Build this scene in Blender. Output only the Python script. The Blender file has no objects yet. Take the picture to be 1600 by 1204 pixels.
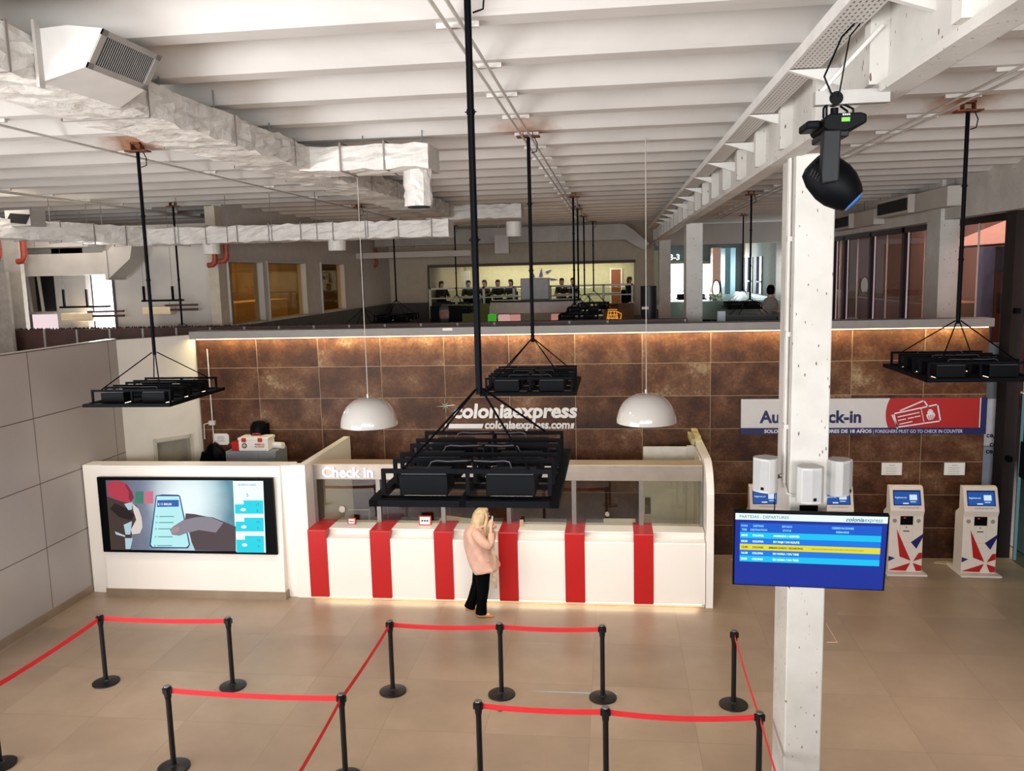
import bpy, math, random
from mathutils import Vector, Matrix
random.seed(7)
PI = math.pi
S = bpy.context.scene
COL = S.collection

# ------------------------------------------------------------------ camera
FOC, CAMH = 1300.0, 5.2
_p, _y, _r = [math.radians(v) for v in (7.743, 7.024, -1.43)]
FWD = Vector((-math.sin(_y) * math.cos(_p), math.cos(_y) * math.cos(_p), -math.sin(_p)))
_r0 = Vector((math.cos(_y), math.sin(_y), 0))
_u0 = _r0.cross(FWD)
RX = _r0 * math.cos(_r) + _u0 * math.sin(_r)
UP = _u0 * math.cos(_r) - _r0 * math.sin(_r)
CAM = Vector((0, 0, CAMH))


def at(x, y, X=None, Y=None, Z=None):
    """world point on a plane of the place, seen at a pixel of the 1600x1204 photo"""
    d = FWD * FOC + RX * (x - 800) + UP * (602 - y)
    if X is not None:
        t = (X - CAM.x) / d.x
    elif Y is not None:
        t = (Y - CAM.y) / d.y
    else:
        t = (Z - CAM.z) / d.z
    return CAM + d * t


# ------------------------------------------------------------------ materials
def lin(h):
    h = h.lstrip('#')
    out = []
    for i in (0, 2, 4):
        c = int(h[i:i + 2], 16) / 255
        out.append(c / 12.92 if c <= 0.04045 else ((c + 0.055) / 1.055) ** 2.4)
    return (out[0], out[1], out[2], 1)


class NT:
    def __init__(s, m):
        m.use_nodes = True
        s.t = m.node_tree
        s.b = s.t.nodes['Principled BSDF']
        s.out = s.t.nodes['Material Output']

    def n(s, kind, **kw):
        nd = s.t.nodes.new(kind)
        for k, v in kw.items():
            if k in nd.inputs:
                nd.inputs[k].default_value = v
            else:
                setattr(nd, k, v)
        return nd

    def l(s, a, b):
        s.t.links.new(a, b)

    def math(s, op, a, b=None):
        nd = s.n('ShaderNodeMath', operation=op)
        for i, v in enumerate((a, b)):
            if v is None:
                continue
            if isinstance(v, (int, float)):
                nd.inputs[i].default_value = v
            else:
                s.l(v, nd.inputs[i])
        return nd.outputs[0]

    def mix(s, fac, a, b, mode='MIX'):
        nd = s.n('ShaderNodeMix', data_type='RGBA', blend_type=mode)
        for i, v in ((0, fac), (6, a), (7, b)):
            if isinstance(v, (int, float, tuple)):
                nd.inputs[i].default_value = v
            else:
                s.l(v, nd.inputs[i])
        return nd.outputs[2]

    def ramp(s, fac, stops):
        nd = s.n('ShaderNodeValToRGB')
        cr = nd.color_ramp
        while len(cr.elements) < len(stops):
            cr.elements.new(0.5)
        for e, (p, c) in zip(cr.elements, stops):
            e.position = p
            e.color = c if isinstance(c, tuple) else (c, c, c, 1)
        s.l(fac, nd.inputs[0])
        return nd.outputs[0]

    def coord(s):
        return s.n('ShaderNodeTexCoord').outputs['Object']

    def noise(s, vec, scale, detail=4, rough=0.55):
        nd = s.n('ShaderNodeTexNoise', Scale=scale, Detail=detail, Roughness=rough)
        s.l(vec, nd.inputs['Vector'])
        return nd.outputs['Fac']

    def bump(s, h, strength=0.2, dist=0.02):
        nd = s.n('ShaderNodeBump', Strength=strength, Distance=dist)
        s.l(h, nd.inputs['Height'])
        s.l(nd.outputs[0], s.b.inputs['Normal'])


MATS = {}


def mat(name, hexc, rough=0.5, metal=0.0, var=0.06, scale=6, bump=0.0, bscale=40, emit=None, estr=1.0, coat=0.0, spec=None):
    if name in MATS:
        return MATS[name]
    m = bpy.data.materials.new(name)
    k = NT(m)
    c = lin(hexc)
    k.b.inputs['Roughness'].default_value = rough
    k.b.inputs['Metallic'].default_value = metal
    if coat:
        k.b.inputs['Coat Weight'].default_value = coat
    if spec is not None:
        k.b.inputs['Specular IOR Level'].default_value = spec
    co = k.coord()
    if var:
        f = k.noise(co, scale)
        d = tuple(v * (1 - var * 1.6) for v in c[:3]) + (1,)
        e = tuple(min(1, v * (1 + var)) for v in c[:3]) + (1,)
        k.l(k.ramp(f, [(0.3, d), (0.7, e)]), k.b.inputs['Base Color'])
    else:
        k.b.inputs['Base Color'].default_value = c
    if bump:
        k.bump(k.noise(co, bscale, 3), bump, 0.02)
    if emit:
        k.b.inputs['Emission Color'].default_value = lin(emit)
        k.b.inputs['Emission Strength'].default_value = estr
    MATS[name] = m
    return m


def glow(name, hexc, strength=1.0):
    """something that gives off light (screens, lamps, lit panes, parts painted to glow)"""
    if name in MATS:
        return MATS[name]
    m = bpy.data.materials.new(name)
    k = NT(m)
    k.b.inputs['Base Color'].default_value = (0.01, 0.01, 0.012, 1)
    k.b.inputs['Roughness'].default_value = 0.3
    k.b.inputs['Specular IOR Level'].default_value = 0.1
    k.b.inputs['Emission Color'].default_value = lin(hexc)
    k.b.inputs['Emission Strength'].default_value = strength
    MATS[name] = m
    return m


def glass(name, tint='#e8f0ee', refl=0.08, rough=0.0, fs=1.0):
    if name in MATS:
        return MATS[name]
    m = bpy.data.materials.new(name)
    k = NT(m)
    tr = k.n('ShaderNodeBsdfTransparent')
    tr.inputs[0].default_value = lin(tint)
    gl = k.n('ShaderNodeBsdfGlossy')
    gl.inputs['Roughness'].default_value = rough
    fr = k.n('ShaderNodeFresnel', IOR=1.5)
    ge = k.n('ShaderNodeNewGeometry')
    f = k.math('ADD', k.math('MULTIPLY', fr.outputs[0], fs), refl)
    f = k.math('MULTIPLY', f, k.math('SUBTRACT', 1.0, ge.outputs['Backfacing']))
    mx = k.n('ShaderNodeMixShader')
    k.l(f, mx.inputs[0])
    k.l(tr.outputs[0], mx.inputs[1])
    k.l(gl.outputs[0], mx.inputs[2])
    k.l(mx.outputs[0], k.out.inputs[0])
    MATS[name] = m
    return m


def tilemat(name, axes, size, off, joint, cols, jointcol, rough=0.5, nscale=1.5, tilevar=0.15, bump=0.3, fine=0.1, rvar=0.1, stain=None):
    """cols: ramp stops over noise; joints are thin lines on a grid in two object axes"""
    m = bpy.data.materials.new(name)
    k = NT(m)
    co = k.coord()
    sp = k.n('ShaderNodeSeparateXYZ')
    k.l(co, sp.inputs[0])
    ids, masks = [], []
    for a, w, o in zip(axes, size, off):
        u = k.math('DIVIDE', k.math('SUBTRACT', sp.outputs[a], o), w)
        fr = k.math('FRACT', u)
        ids.append(k.math('FLOOR', u))
        dist = k.math('MULTIPLY', k.math('MINIMUM', fr, k.math('SUBTRACT', 1.0, fr)), w)
        masks.append(k.math('LESS_THAN', dist, joint / 2))
    mask = k.math('MAXIMUM', masks[0], masks[1])
    cb = k.n('ShaderNodeCombineXYZ')
    k.l(ids[0], cb.inputs[0])
    k.l(ids[1], cb.inputs[1])
    wn = k.n('ShaderNodeTexWhiteNoise', noise_dimensions='3D')
    k.l(cb.outputs[0], wn.inputs['Vector'])
    va = k.n('ShaderNodeVectorMath', operation='MULTIPLY_ADD')
    k.l(wn.outputs['Color'], va.inputs[0])
    va.inputs[1].default_value = (9, 9, 9)
    k.l(co, va.inputs[2])
    f = k.noise(va.outputs[0], nscale, 6, 0.62)
    f2 = k.noise(va.outputs[0], nscale * 14, 4)
    f = k.math('ADD', f, k.math('MULTIPLY', k.math('SUBTRACT', f2, 0.5), fine))
    f = k.math('ADD', f, k.math('MULTIPLY', k.math('SUBTRACT', wn.outputs['Value'], 0.5), tilevar))
    c = k.ramp(f, cols)
    c = k.mix(mask, c, lin(jointcol))
    k.l(c, k.b.inputs['Base Color'])
    k.l(k.math('ADD', rough, k.math('MULTIPLY', k.math('SUBTRACT', f2, 0.5), rvar)), k.b.inputs['Roughness'])
    h = k.math('SUBTRACT', k.math('MULTIPLY', f2, 0.15), mask)
    k.bump(h, bump, 0.006)
    MATS[name] = m
    return m


# ------------------------------------------------------------------ objects
WL = {}


def tag(o, label=None, cat=None, group=None, kind=None):
    for a, v in (('label', label), ('category', cat), ('group', group), ('kind', kind)):
        if v:
            o[a] = v
    return o


def thing(name, label, cat, loc=(0, 0, 0), group=None, kind=None):
    o = bpy.data.objects.new(name, None)
    COL.objects.link(o)
    o.location = loc
    o.empty_display_size = 0.1
    WL[o] = Vector(loc)
    return tag(o, label, cat, group, kind)


def copy_tree(o, parent=None):
    c = o.copy()
    COL.objects.link(c)
    if parent is not None:
        c.parent = parent
    for ch in list(o.children):
        copy_tree(ch, c)
    return c


class MB:
    def __init__(s):
        s.v, s.f, s.mi, s.cm = [], [], [], 0

    def add(s, vs, fs):
        b = len(s.v)
        s.v += [Vector(v) for v in vs]
        s.f += [tuple(i + b for i in f) for f in fs]
        s.mi += [s.cm] * len(fs)
        return s

    def box(s, x0, x1, y0, y1, z0, z1):
        x0, x1 = sorted((x0, x1)); y0, y1 = sorted((y0, y1)); z0, z1 = sorted((z0, z1))
        return s.add([(x0, y0, z0), (x1, y0, z0), (x1, y1, z0), (x0, y1, z0), (x0, y0, z1), (x1, y0, z1), (x1, y1, z1), (x0, y1, z1)],
                     [(0, 3, 2, 1), (4, 5, 6, 7), (0, 1, 5, 4), (1, 2, 6, 5), (2, 3, 7, 6), (3, 0, 4, 7)])

    def obox(s, c, size, rot):
        c = Vector(c)
        hx, hy, hz = [v / 2 for v in size]
        vs = [c + rot @ Vector((sx * hx, sy * hy, sz * hz)) for sz in (-1, 1) for sx, sy in ((-1, -1), (1, -1), (1, 1), (-1, 1))]
        return s.add(vs, [(0, 3, 2, 1), (4, 5, 6, 7), (0, 1, 5, 4), (1, 2, 6, 5), (2, 3, 7, 6), (3, 0, 4, 7)])

    def cyl(s, p0, p1, r, r2=None, seg=14):
        p0, p1 = Vector(p0), Vector(p1)
        r2 = r if r2 is None else r2
        d = (p1 - p0).normalized()
        a = d.orthogonal().normalized()
        b = d.cross(a)
        vs = []
        for p, q in ((p0, r), (p1, r2)):
            for i in range(seg):
                t = 2 * PI * i / seg
                vs.append(p + (a * math.cos(t) + b * math.sin(t)) * q)
        fs = [(i, (i + 1) % seg, seg + (i + 1) % seg, seg + i) for i in range(seg)]
        fs += [tuple(range(seg - 1, -1, -1)), tuple(range(seg, 2 * seg))]
        return s.add(vs, fs)

    def tube(s, pts, r, seg=8):
        pts = [Vector(p) for p in pts]
        n = len(pts)
        rr = r if isinstance(r, (list, tuple)) else [r] * n
        a = None
        vs = []
        for i, p in enumerate(pts):
            d = (pts[min(i + 1, n - 1)] - pts[max(i - 1, 0)]).normalized()
            a = d.orthogonal().normalized() if a is None else (a - d * a.dot(d)).normalized()
            b = d.cross(a)
            for k in range(seg):
                t = 2 * PI * k / seg
                vs.append(p + (a * math.cos(t) + b * math.sin(t)) * rr[i])
        fs = []
        for i in range(n - 1):
            for k in range(seg):
                k2 = (k + 1) % seg
                fs.append((i * seg + k, i * seg + k2, (i + 1) * seg + k2, (i + 1) * seg + k))
        fs += [tuple(range(seg - 1, -1, -1)), tuple(range((n - 1) * seg, n * seg))]
        return s.add(vs, fs)

    def prism(s, poly, axis, a, b):
        """poly of 2d points extruded along an axis from a to b; x: (y,z), y: (x,z), z: (x,y)"""
        def P(u, v, w):
            return {'x': (w, u, v), 'y': (u, w, v), 'z': (u, v, w)}[axis]
        n = len(poly)
        vs = [P(u, v, a) for u, v in poly] + [P(u, v, b) for u, v in poly]
        fs = [tuple(range(n)), tuple(range(2 * n - 1, n - 1, -1))]
        fs += [(i, n + i, n + (i + 1) % n, (i + 1) % n) for i in range(n)]
        return s.add(vs, fs)

    def lathe(s, prof, c=(0, 0, 0), seg=24):
        cx, cy, cz = c
        vs = []
        for r, z in prof:
            for i in range(seg):
                t = 2 * PI * i / seg
                vs.append((cx + r * math.cos(t), cy + r * math.sin(t), cz + z))
        n = len(prof)
        fs = []
        for j in range(n - 1):
            for i in range(seg):
                i2 = (i + 1) % seg
                fs.append((j * seg + i, j * seg + i2, (j + 1) * seg + i2, (j + 1) * seg + i))
        if prof[0][0] > 1e-4:
            fs.append(tuple(range(seg - 1, -1, -1)))
        if prof[-1][0] > 1e-4:
            fs.append(tuple(range((n - 1) * seg, n * seg)))
        return s.add(vs, fs)

    def loft(s, rings, caps=True):
        n = len(rings[0])
        vs = [p for r in rings for p in r]
        fs = []
        for j in range(len(rings) - 1):
            for i in range(n):
                i2 = (i + 1) % n
                fs.append((j * n + i, j * n + i2, (j + 1) * n + i2, (j + 1) * n + i))
        if caps:
            fs += [tuple(range(n - 1, -1, -1)), tuple(range((len(rings) - 1) * n, len(rings) * n))]
        return s.add(vs, fs)

    def poly(s, pts):
        return s.add(pts, [tuple(range(len(pts)))])

    def build(s, name, m=None, parent=None, loc=None, smooth=False, bevel=0.0, mats=None, fix=True, sub=0):
        base = Vector(loc) if loc is not None else (WL[parent] if parent is not None else Vector((0, 0, 0)))
        if loc is None and parent is None:
            xs = [v.x for v in s.v]; ys = [v.y for v in s.v]; zs = [v.z for v in s.v]
            base = Vector(((min(xs) + max(xs)) / 2, (min(ys) + max(ys)) / 2, min(zs)))
        me = bpy.data.meshes.new(name)
        me.from_pydata([tuple(v - base) for v in s.v], [], s.f)
        for mm in (mats or [m]):
            if mm:
                me.materials.append(mm)
        if mats:
            me.polygons.foreach_set('material_index', s.mi)
        if fix:
            import bmesh
            bm = bmesh.new()
            bm.from_mesh(me)
            bmesh.ops.recalc_face_normals(bm, faces=bm.faces)
            bm.to_mesh(me)
            bm.free()
        if smooth:
            me.polygons.foreach_set('use_smooth', [True] * len(me.polygons))
            try:
                me.set_sharp_from_angle(angle=math.radians(40))
            except Exception:
                pass
        me.update()
        o = bpy.data.objects.new(name, me)
        COL.objects.link(o)
        if parent is not None:
            o.parent = parent
            o.location = base - WL[parent]
        else:
            o.location = base
        WL[o] = base
        if bevel:
            b = o.modifiers.new('bevel', 'BEVEL')
            b.width = bevel
            b.segments = 2
            b.limit_method = 'ANGLE'
        if sub:
            b = o.modifiers.new('subsurf', 'SUBSURF')
            b.levels = b.render_levels = sub
        return o


def struct(mb, name, m, label, cat, **kw):
    return tag(mb.build(name, m, **kw), label, cat, kind='structure')


def one(mb, name, m, label, cat, group=None, **kw):
    return tag(mb.build(name, m, **kw), label, cat, group)


def words3d(name, body, size, m, parent, origin, xdir, ydir, ext=0.002, bold=0.0, align='LEFT', width=None, shear=0.0):
    """lettering: origin = baseline start in world, xdir = reading direction, ydir = up"""
    cu = bpy.data.curves.new(name, 'FONT')
    cu.body = body
    cu.size = size
    cu.extrude = ext
    cu.offset = bold
    cu.align_x = align
    cu.shear = shear
    cu.resolution_u = 3
    cu.materials.append(m)
    o = bpy.data.objects.new(name, cu)
    COL.objects.link(o)
    xd, yd = Vector(xdir).normalized(), Vector(ydir).normalized()
    zd = xd.cross(yd)
    M = Matrix((xd, yd, zd)).transposed().to_4x4()
    base = WL[parent] if parent is not None else Vector((0, 0, 0))
    sx = 1.0
    if width:
        bpy.context.view_layer.update()
        w0 = o.dimensions.x
        if w0 > 1e-5:
            sx = width / w0
    o.matrix_local = Matrix.Translation(Vector(origin) - base) @ M @ Matrix.Diagonal((sx, 1, 1, 1))
    if parent is not None:
        o.parent = parent
    bpy.context.view_layer.update()
    dg = bpy.context.evaluated_depsgraph_get()
    me = bpy.data.meshes.new_from_object(o.evaluated_get(dg))
    n = bpy.data.objects.new('word_mesh', me)
    COL.objects.link(n)
    if parent is not None:
        n.parent = parent
    n.matrix_local = o.matrix_local.copy()
    bpy.data.objects.remove(o)
    bpy.data.curves.remove(cu)
    n.name = name
    WL[n] = Vector(origin)
    return n
# ================================================================== materials
FLOOR_T = tilemat('floor_tiles', (0, 1), (1.2, 1.2), (-0.3, 0.35), 0.006,
                  [(0.25, lin('#887463')), (0.5, lin('#95806c')), (0.75, lin('#a28d79'))], '#7d6a5a', rough=0.36, nscale=0.8, tilevar=0.10, bump=0.12, rvar=0.08)
RUST = tilemat('rusty_steel_tiles', (0, 2), (1.2, 0.595), (0.51, 0.555), 0.008,
               [(0.22, lin('#281812')), (0.4, lin('#43291b')), (0.52, lin('#583723')), (0.64, lin('#6d4d36')), (0.8, lin('#9a8468'))], '#a08a70',
               rough=0.42, nscale=1.7, tilevar=0.15, bump=0.25, fine=0.32, rvar=0.3)
RUST.node_tree.nodes['Principled BSDF'].inputs['Specular IOR Level'].default_value = 0.18
PANEL = tilemat('grey_wall_panels', (1, 2), (2.05, 1.022), (11.56, 0.10), 0.014,
                [(0.2, lin('#a59e99')), (0.8, lin('#aea7a2'))], '#4a4038', rough=0.38, nscale=0.5, tilevar=0.03, bump=0.25, fine=0.02, rvar=0.04)
WHITE_WALL = mat('painted_white_wall', '#cfc8be', 0.7, var=0.05, scale=1.5, bump=0.08, bscale=30)
WHITE_LAC = mat('white_lacquer', '#efe8df', 0.32, var=0.015, scale=1)
STEEL = mat('brushed_steel', '#a89d92', 0.36, 0.7, var=0.08, scale=3)
KICK = mat('steel_kick_plate', '#9c8975', 0.4, 0.4, var=0.08, scale=3)
DARK = mat('dark_grey_base', '#3a3a3d', 0.6, var=0.1)
BLACK = mat('black_painted_metal', '#030408', 0.55, 0.0, var=0.0, spec=.06)
BLACKP = mat('black_plastic', '#020306', 0.5, var=0.0, spec=.08)
BROWN = mat('dark_brown_coping', '#3a211b', 0.6, var=0.2, scale=4)
GREYP = mat('grey_trim_paint', '#8b8580', 0.55, var=0.05)


def concrete_white():
    m = bpy.data.materials.new('flaking_white_paint')
    k = NT(m)
    co = k.coord()
    mp = k.n('ShaderNodeMapping')
    mp.inputs['Scale'].default_value = (13, 13, 5)
    k.l(co, mp.inputs[0])
    v = k.n('ShaderNodeTexVoronoi', Scale=1.7, Randomness=1.0)
    k.l(mp.outputs[0], v.inputs['Vector'])
    n = k.noise(mp.outputs[0], 3.5, 5, 0.6)
    d = k.math('ADD', v.outputs['Distance'], k.math('MULTIPLY', k.math('SUBTRACT', n, 0.5), 0.55))
    chips = k.ramp(d, [(0.075, 1.0), (0.12, 0.0)])
    n2 = k.noise(co, 2.0, 4)
    base = k.ramp(n2, [(0.3, lin('#b4b0a9')), (0.7, lin('#c9c5be'))])
    c = k.mix(chips, base, lin('#5d4a3e'))
    k.l(c, k.b.inputs['Base Color'])
    k.b.inputs['Roughness'].default_value = 0.6
    k.bump(k.math('SUBTRACT', k.noise(co, 25, 4), chips), 0.15, 0.01)
    return m


FLAKE = concrete_white()

RUST_SPOTS = [(-5.52, 9.42), (-0.93, 9.62), (3.6, 9.25), (-5.55, 18.2), (-0.85, 18.1), (3.0, 18.6), (-10.2, 19.0), (-0.85, 22.6)]


def ceiling_mat():
    m = bpy.data.materials.new('painted_ceiling_slab')
    k = NT(m)
    co = k.coord()
    n = k.noise(co, 0.9, 5)
    base = k.ramp(n, [(0.3, lin('#c3beb8')), (0.7, lin('#d3cfca'))])
    # weathered streaks along the ribs
    mp = k.n('ShaderNodeMapping')
    mp.inputs['Scale'].default_value = (0.7, 9, 3)
    k.l(co, mp.inputs[0])
    s = k.noise(mp.outputs[0], 1.4, 5, 0.6)
    base = k.mix(k.ramp(s, [(0.62, 0.0), (0.8, 0.35)]), base, lin('#9d938a'))
    for x, y in RUST_SPOTS:
        d = k.n('ShaderNodeVectorMath', operation='DISTANCE')
        k.l(co, d.inputs[0])
        d.inputs[1].default_value = (x, y, 6.8)
        nn = k.noise(co, 7, 4)
        dd = k.math('ADD', d.outputs['Value'], k.math('MULTIPLY', k.math('SUBTRACT', nn, 0.5), 0.35))
        base = k.mix(k.ramp(dd, [(0.08, 0.9), (0.2, 0.62), (0.46, 0.0)]), base, lin('#95581f'))
    k.l(base, k.b.inputs['Base Color'])
    k.b.inputs['Roughness'].default_value = 0.65
    k.bump(k.noise(co, 14, 4), 0.08, 0.01)
    return m


CEIL = ceiling_mat()

# ================================================================== floor, ceiling, hall walls
XL, XR, YW, ZT = -8.8, 6.9, 14.97, 4.13
struct(MB().box(-16, 12, -4, 48, -0.2, 0), 'floor', FLOOR_T, 'beige stone tile floor of the terminal hall', 'floor', loc=(0, 0, 0))

mb = MB()
zr, zs, per = 6.75, 6.96, 1.055
prof = []
y = -4.6
first = 5.47 - 1.055 * 9
yy = first
pts = [(-4.5, 7.02)]
lower = []
while yy < 47:
    # rib: near slanted face, flat bottom, steep far face
    lower += [(yy - 0.62, zs), (yy - 0.20, zr), (yy, zr), (yy + 0.06, zs - 0.01)]
    yy += per
poly = [(first - 0.9, zs)] + lower + [(47.6, zs), (47.6, zs + 0.3), (first - 0.9, zs + 0.3)]
mb.prism(poly, 'x', -16, 7.3)
struct(mb, 'ceiling', CEIL, 'white concrete ceiling of parallel ribs', 'ceiling', loc=(0, 0, 0))

# left wall of the check-in hall
struct(MB().box(XL - 0.18, XL, 8.6, 13.88, 0.1, 4.2).box(XL - 0.18, XL, -3, 8.6, 4.0, 4.2).box(XL - .18, XL, -3, 8.6, 0.0, .5).box(XL - .18, XL, 8.6, 13.88, 0, .1), 'wall_left', PANEL, 'pale grey panelled wall with dark joints beside the large video screen', 'wall', loc=(0, 0, 0))
struct(MB().box(XL, XL + 0.015, -3, 12.6, 0, 0.13), 'baseboard_left', KICK, 'brown metal baseboard along the grey panelled wall', 'baseboard')
# angled white wall between the panelled wall and the rusty back wall
a = Vector((XL, 13.86, 0)); b = Vector((-7.9, YW + 0.02, 0))
d = (b - a).normalized(); nrm = Vector((-d.y, d.x, 0)) * 0.16
mb = MB()
zd = 2.3
def seg(t0, t1, z0, z1, m=mb):
    p, q = a + (b - a) * t0, a + (b - a) * t1
    m.loft([[p + Vector((0, 0, z0)), q + Vector((0, 0, z0)), q + nrm + Vector((0, 0, z0)), p + nrm + Vector((0, 0, z0))],
            [p + Vector((0, 0, z1)), q + Vector((0, 0, z1)), q + nrm + Vector((0, 0, z1)), p + nrm + Vector((0, 0, z1))]])
seg(0, 1, 2.25, 4.17); seg(0, 0.36, 0, 2.25); seg(0.84, 1, 0, 2.25)
struct(mb, 'wall_side', WHITE_WALL, 'white angled wall in the corner above the service door', 'wall', loc=(0, 0, 0))
t = thing('door_1', 'half-open service door in the white corner wall behind the video screen', 'door', tuple(a + (b - a) * 0.6), kind='structure')
mb = MB(); seg(0.345, 0.385, 0, 2.3, mb); seg(0.82, 0.86, 0, 2.3, mb); seg(0.36, 0.84, 2.22, 2.29, mb)
for v in mb.v: v -= nrm * 0.12
mb.build('door_frame', mat('door_frame_grey', '#b9b2a4', 0.5), t)
mb = MB(); seg(0.4, 0.83, 0, 2.2, mb)
for v in mb.v: v += nrm * 0.9
mb.build('door_panel', mat('door_leaf_grey', '#8f897a', 0.5), t)

# back wall clad in rusty steel tiles
struct(MB().box(-7.9, 6.34, YW, YW + 0.2, 0, 4.16), 'wall_back', RUST, 'rust-brown steel tile wall behind the check-in counter', 'wall', loc=(0, 0, 0))
t_ledge = MB().box(-7.92, 6.34, YW - 0.16, YW + 0.24, 4.16, 4.24).box(-7.92, 6.34, YW - 0.17, YW - 0.15, 4.10, 4.24)
struct(t_ledge, 'trim_1', GREYP, 'grey ledge capping the rusty steel wall', 'ledge')
one(MB().box(-7.85, 6.3, YW - 0.05, YW - 0.015, 4.078, 4.10), 'strip_light', glow('led_strip', '#ffdc9a', 7), 'warm strip light under the grey ledge of the rusty wall', 'strip light')
# dark brown planter strip with posts behind the ledge
t = thing('planter_strip', 'dark brown trough with grey dividers running behind the wall ledge', 'planter', (-6, 15.5, 0))
MB().box(-13.5, 1.35, 15.42, 15.7, 0, 4.285).build('trough', BROWN, t)
mb = MB()
x = -13.4
k = 0
while x < 1.3:
    tag(MB().box(x - 0.018, x + 0.018, 15.395, 15.425, 3.3, 4.285).build('divider', GREYP, t))
    x += 0.7
mb = MB()
for i in range(900):
    x = random.uniform(-13.4, -5.5); y = random.uniform(15.45, 15.66); h = random.uniform(0.01, 0.05)
    mb.add([(x - 0.02, y, 4.28), (x + 0.02, y, 4.28), (x + random.uniform(-.02, .02), y, 4.285 + h)], [(0, 1, 2)])
tag(mb.build('dried_moss', mat('dried_moss', '#2b1d18', 0.9), t, fix=False), kind='stuff')

# ================================================================== right glazed side
mb = MB().box(XR - 0.35, XR + 0.2, 15.2, 27.3, 6.02, 7.2).box(XR - 0.35, XR + 0.2, -3, 15.2, 6.02, 7.2)
struct(mb, 'wall_right', FLAKE, 'flaking white concrete band above the glazed side of the hall', 'wall', loc=(0, 0, 0))
GL = glass('smoked_glass', '#d2c0ba', 0.03, fs=.5)
GLG = glass('green_glass', '#93aaa6', 0.05, fs=.6)
WFRAME = mat('bronze_window_frame', '#211815', 0.65, 0.0, spec=.2)
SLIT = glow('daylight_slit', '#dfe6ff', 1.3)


def ypx(x, X=XR):
    return at(x, 450, X=X).y


edges = [15.45, ypx(1480), ypx(1412), ypx(1361), ypx(1320), 27.3]
names = ['first from the thick dark post', 'between the concrete pillar and the second mullion', 'third, before the pale blue reflection block', 'fourth, with the warm reflection blocks outside', 'farthest of the brown row']
for i in range(5):
    t = thing('window_%d' % (i + 1), 'tall brown-framed glass bay, ' + names[i], 'window', (XR, edges[i], 0), kind='structure')
    y0, y1 = edges[i], edges[i + 1]
    w = 0.16
    MB().box(XR - 0.06, XR + 0.1, y1 - w / 2, y1 + w / 2, 0, 6.02).box(XR - 0.06, XR + 0.1, y0, y1, 5.9, 6.02).build('mullion', WFRAME, t)
    MB().box(XR, XR + 0.015, y0, y1, 0, 5.9).build('pane', GL, t)
    ym = y0 + (y1 - y0) * 0.52
    MB().box(XR - 0.012, XR + 0.02, ym - 0.008, ym + 0.008, 0, 5.9).build('pane_joint', mat('pane_joint', '#c8c2bf', 0.4), t)
    MB().box(XR + 0.02, XR + 0.05, y1 - w / 2 - 0.05, y1 - w / 2 - 0.02, 0, 5.9).build('edge_gap', SLIT, t)
# thick dark post and the near glass
t = thing('door_2', 'dark green glass door bay at the thick black post beside the kiosks', 'door', (XR, 14.6, 0), kind='structure')
MB().box(XR - 0.2, XR - 0.0, 15.05, 15.42, 0, 6.05).build('post', WFRAME, t)
MB().box(XR, XR + 0.02, 9.0, 14.95, 0, 4.35).build('lower_pane', GLG, t)
MB().box(XR, XR + 0.02, 9.0, 14.95, 4.375, 6.0).build('upper_pane', GL, t)
MB().box(XR + 0.03, XR + 0.06, 14.94, 14.985, 0, 6.0).build('edge_gap', SLIT, t)
MB().box(XR - 0.05, XR + 0.05, 9.0, 14.95, 5.93, 6.05).build('head_rail', WFRAME, t)
mb = MB()
for z in (4.35, 2.95):
    mb.box(XR - 0.02, XR + 0.05, 9.0, 14.95, z, z + 0.025)
mb.build('glazing_bar', mat('pane_joint', '#c8c2bf', 0.4), t)
mb = MB()
for z in (4.3, 3.2, 1.75):
    mb.box(XR - 0.17, XR - 0.1, 14.92, 15.06, z, z + 0.09)
mb.build('hinge', BLACKP, t)
one(MB().box(6.62, 6.7, 14.05, 14.3, 1.65, 2.25).box(6.70, XR, 14.15, 14.2, 1.9, 1.94), 'intercom_panel', BLACKP, 'black panel fixed to the dark green glass by the thick post', 'panel', bevel=0.01)
# grey partition with printed film in the gap beyond the rusty wall
t = thing('partition', 'grey-blue partition with white printed film in the gap beside the thick dark post', 'partition', (6.7, 15.6, 0))
MB().box(6.30, 7.05, 15.6, 15.66, 0, 3.75).build('panel', mat('grey_blue_panel', '#6e747b', 0.5), t)
MB().box(6.32, 7.0, 15.585, 15.60, 1.9, 2.75).build('printed_film', mat('white_film', '#d9d9de', 0.5), t)
MB().box(6.32, 7.0, 15.585, 15.60, 0, 1.88).build('lower_film', mat('pale_blue_film', '#9aa3b2', 0.5), t)
INK = mat('dark_ink', '#20222c', 0.6, var=0)
for i, (px, py) in enumerate(((1541, 683), (1552, 686), (1546, 697), (1540, 708), (1551, 712), (1556, 700))):
    p = at(px, py, Y=15.58)
    words3d('print', 'ce', 0.13, INK, t, p, (1, 0, 0), (0, 0, 1), 0.001, 0.004)

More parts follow.
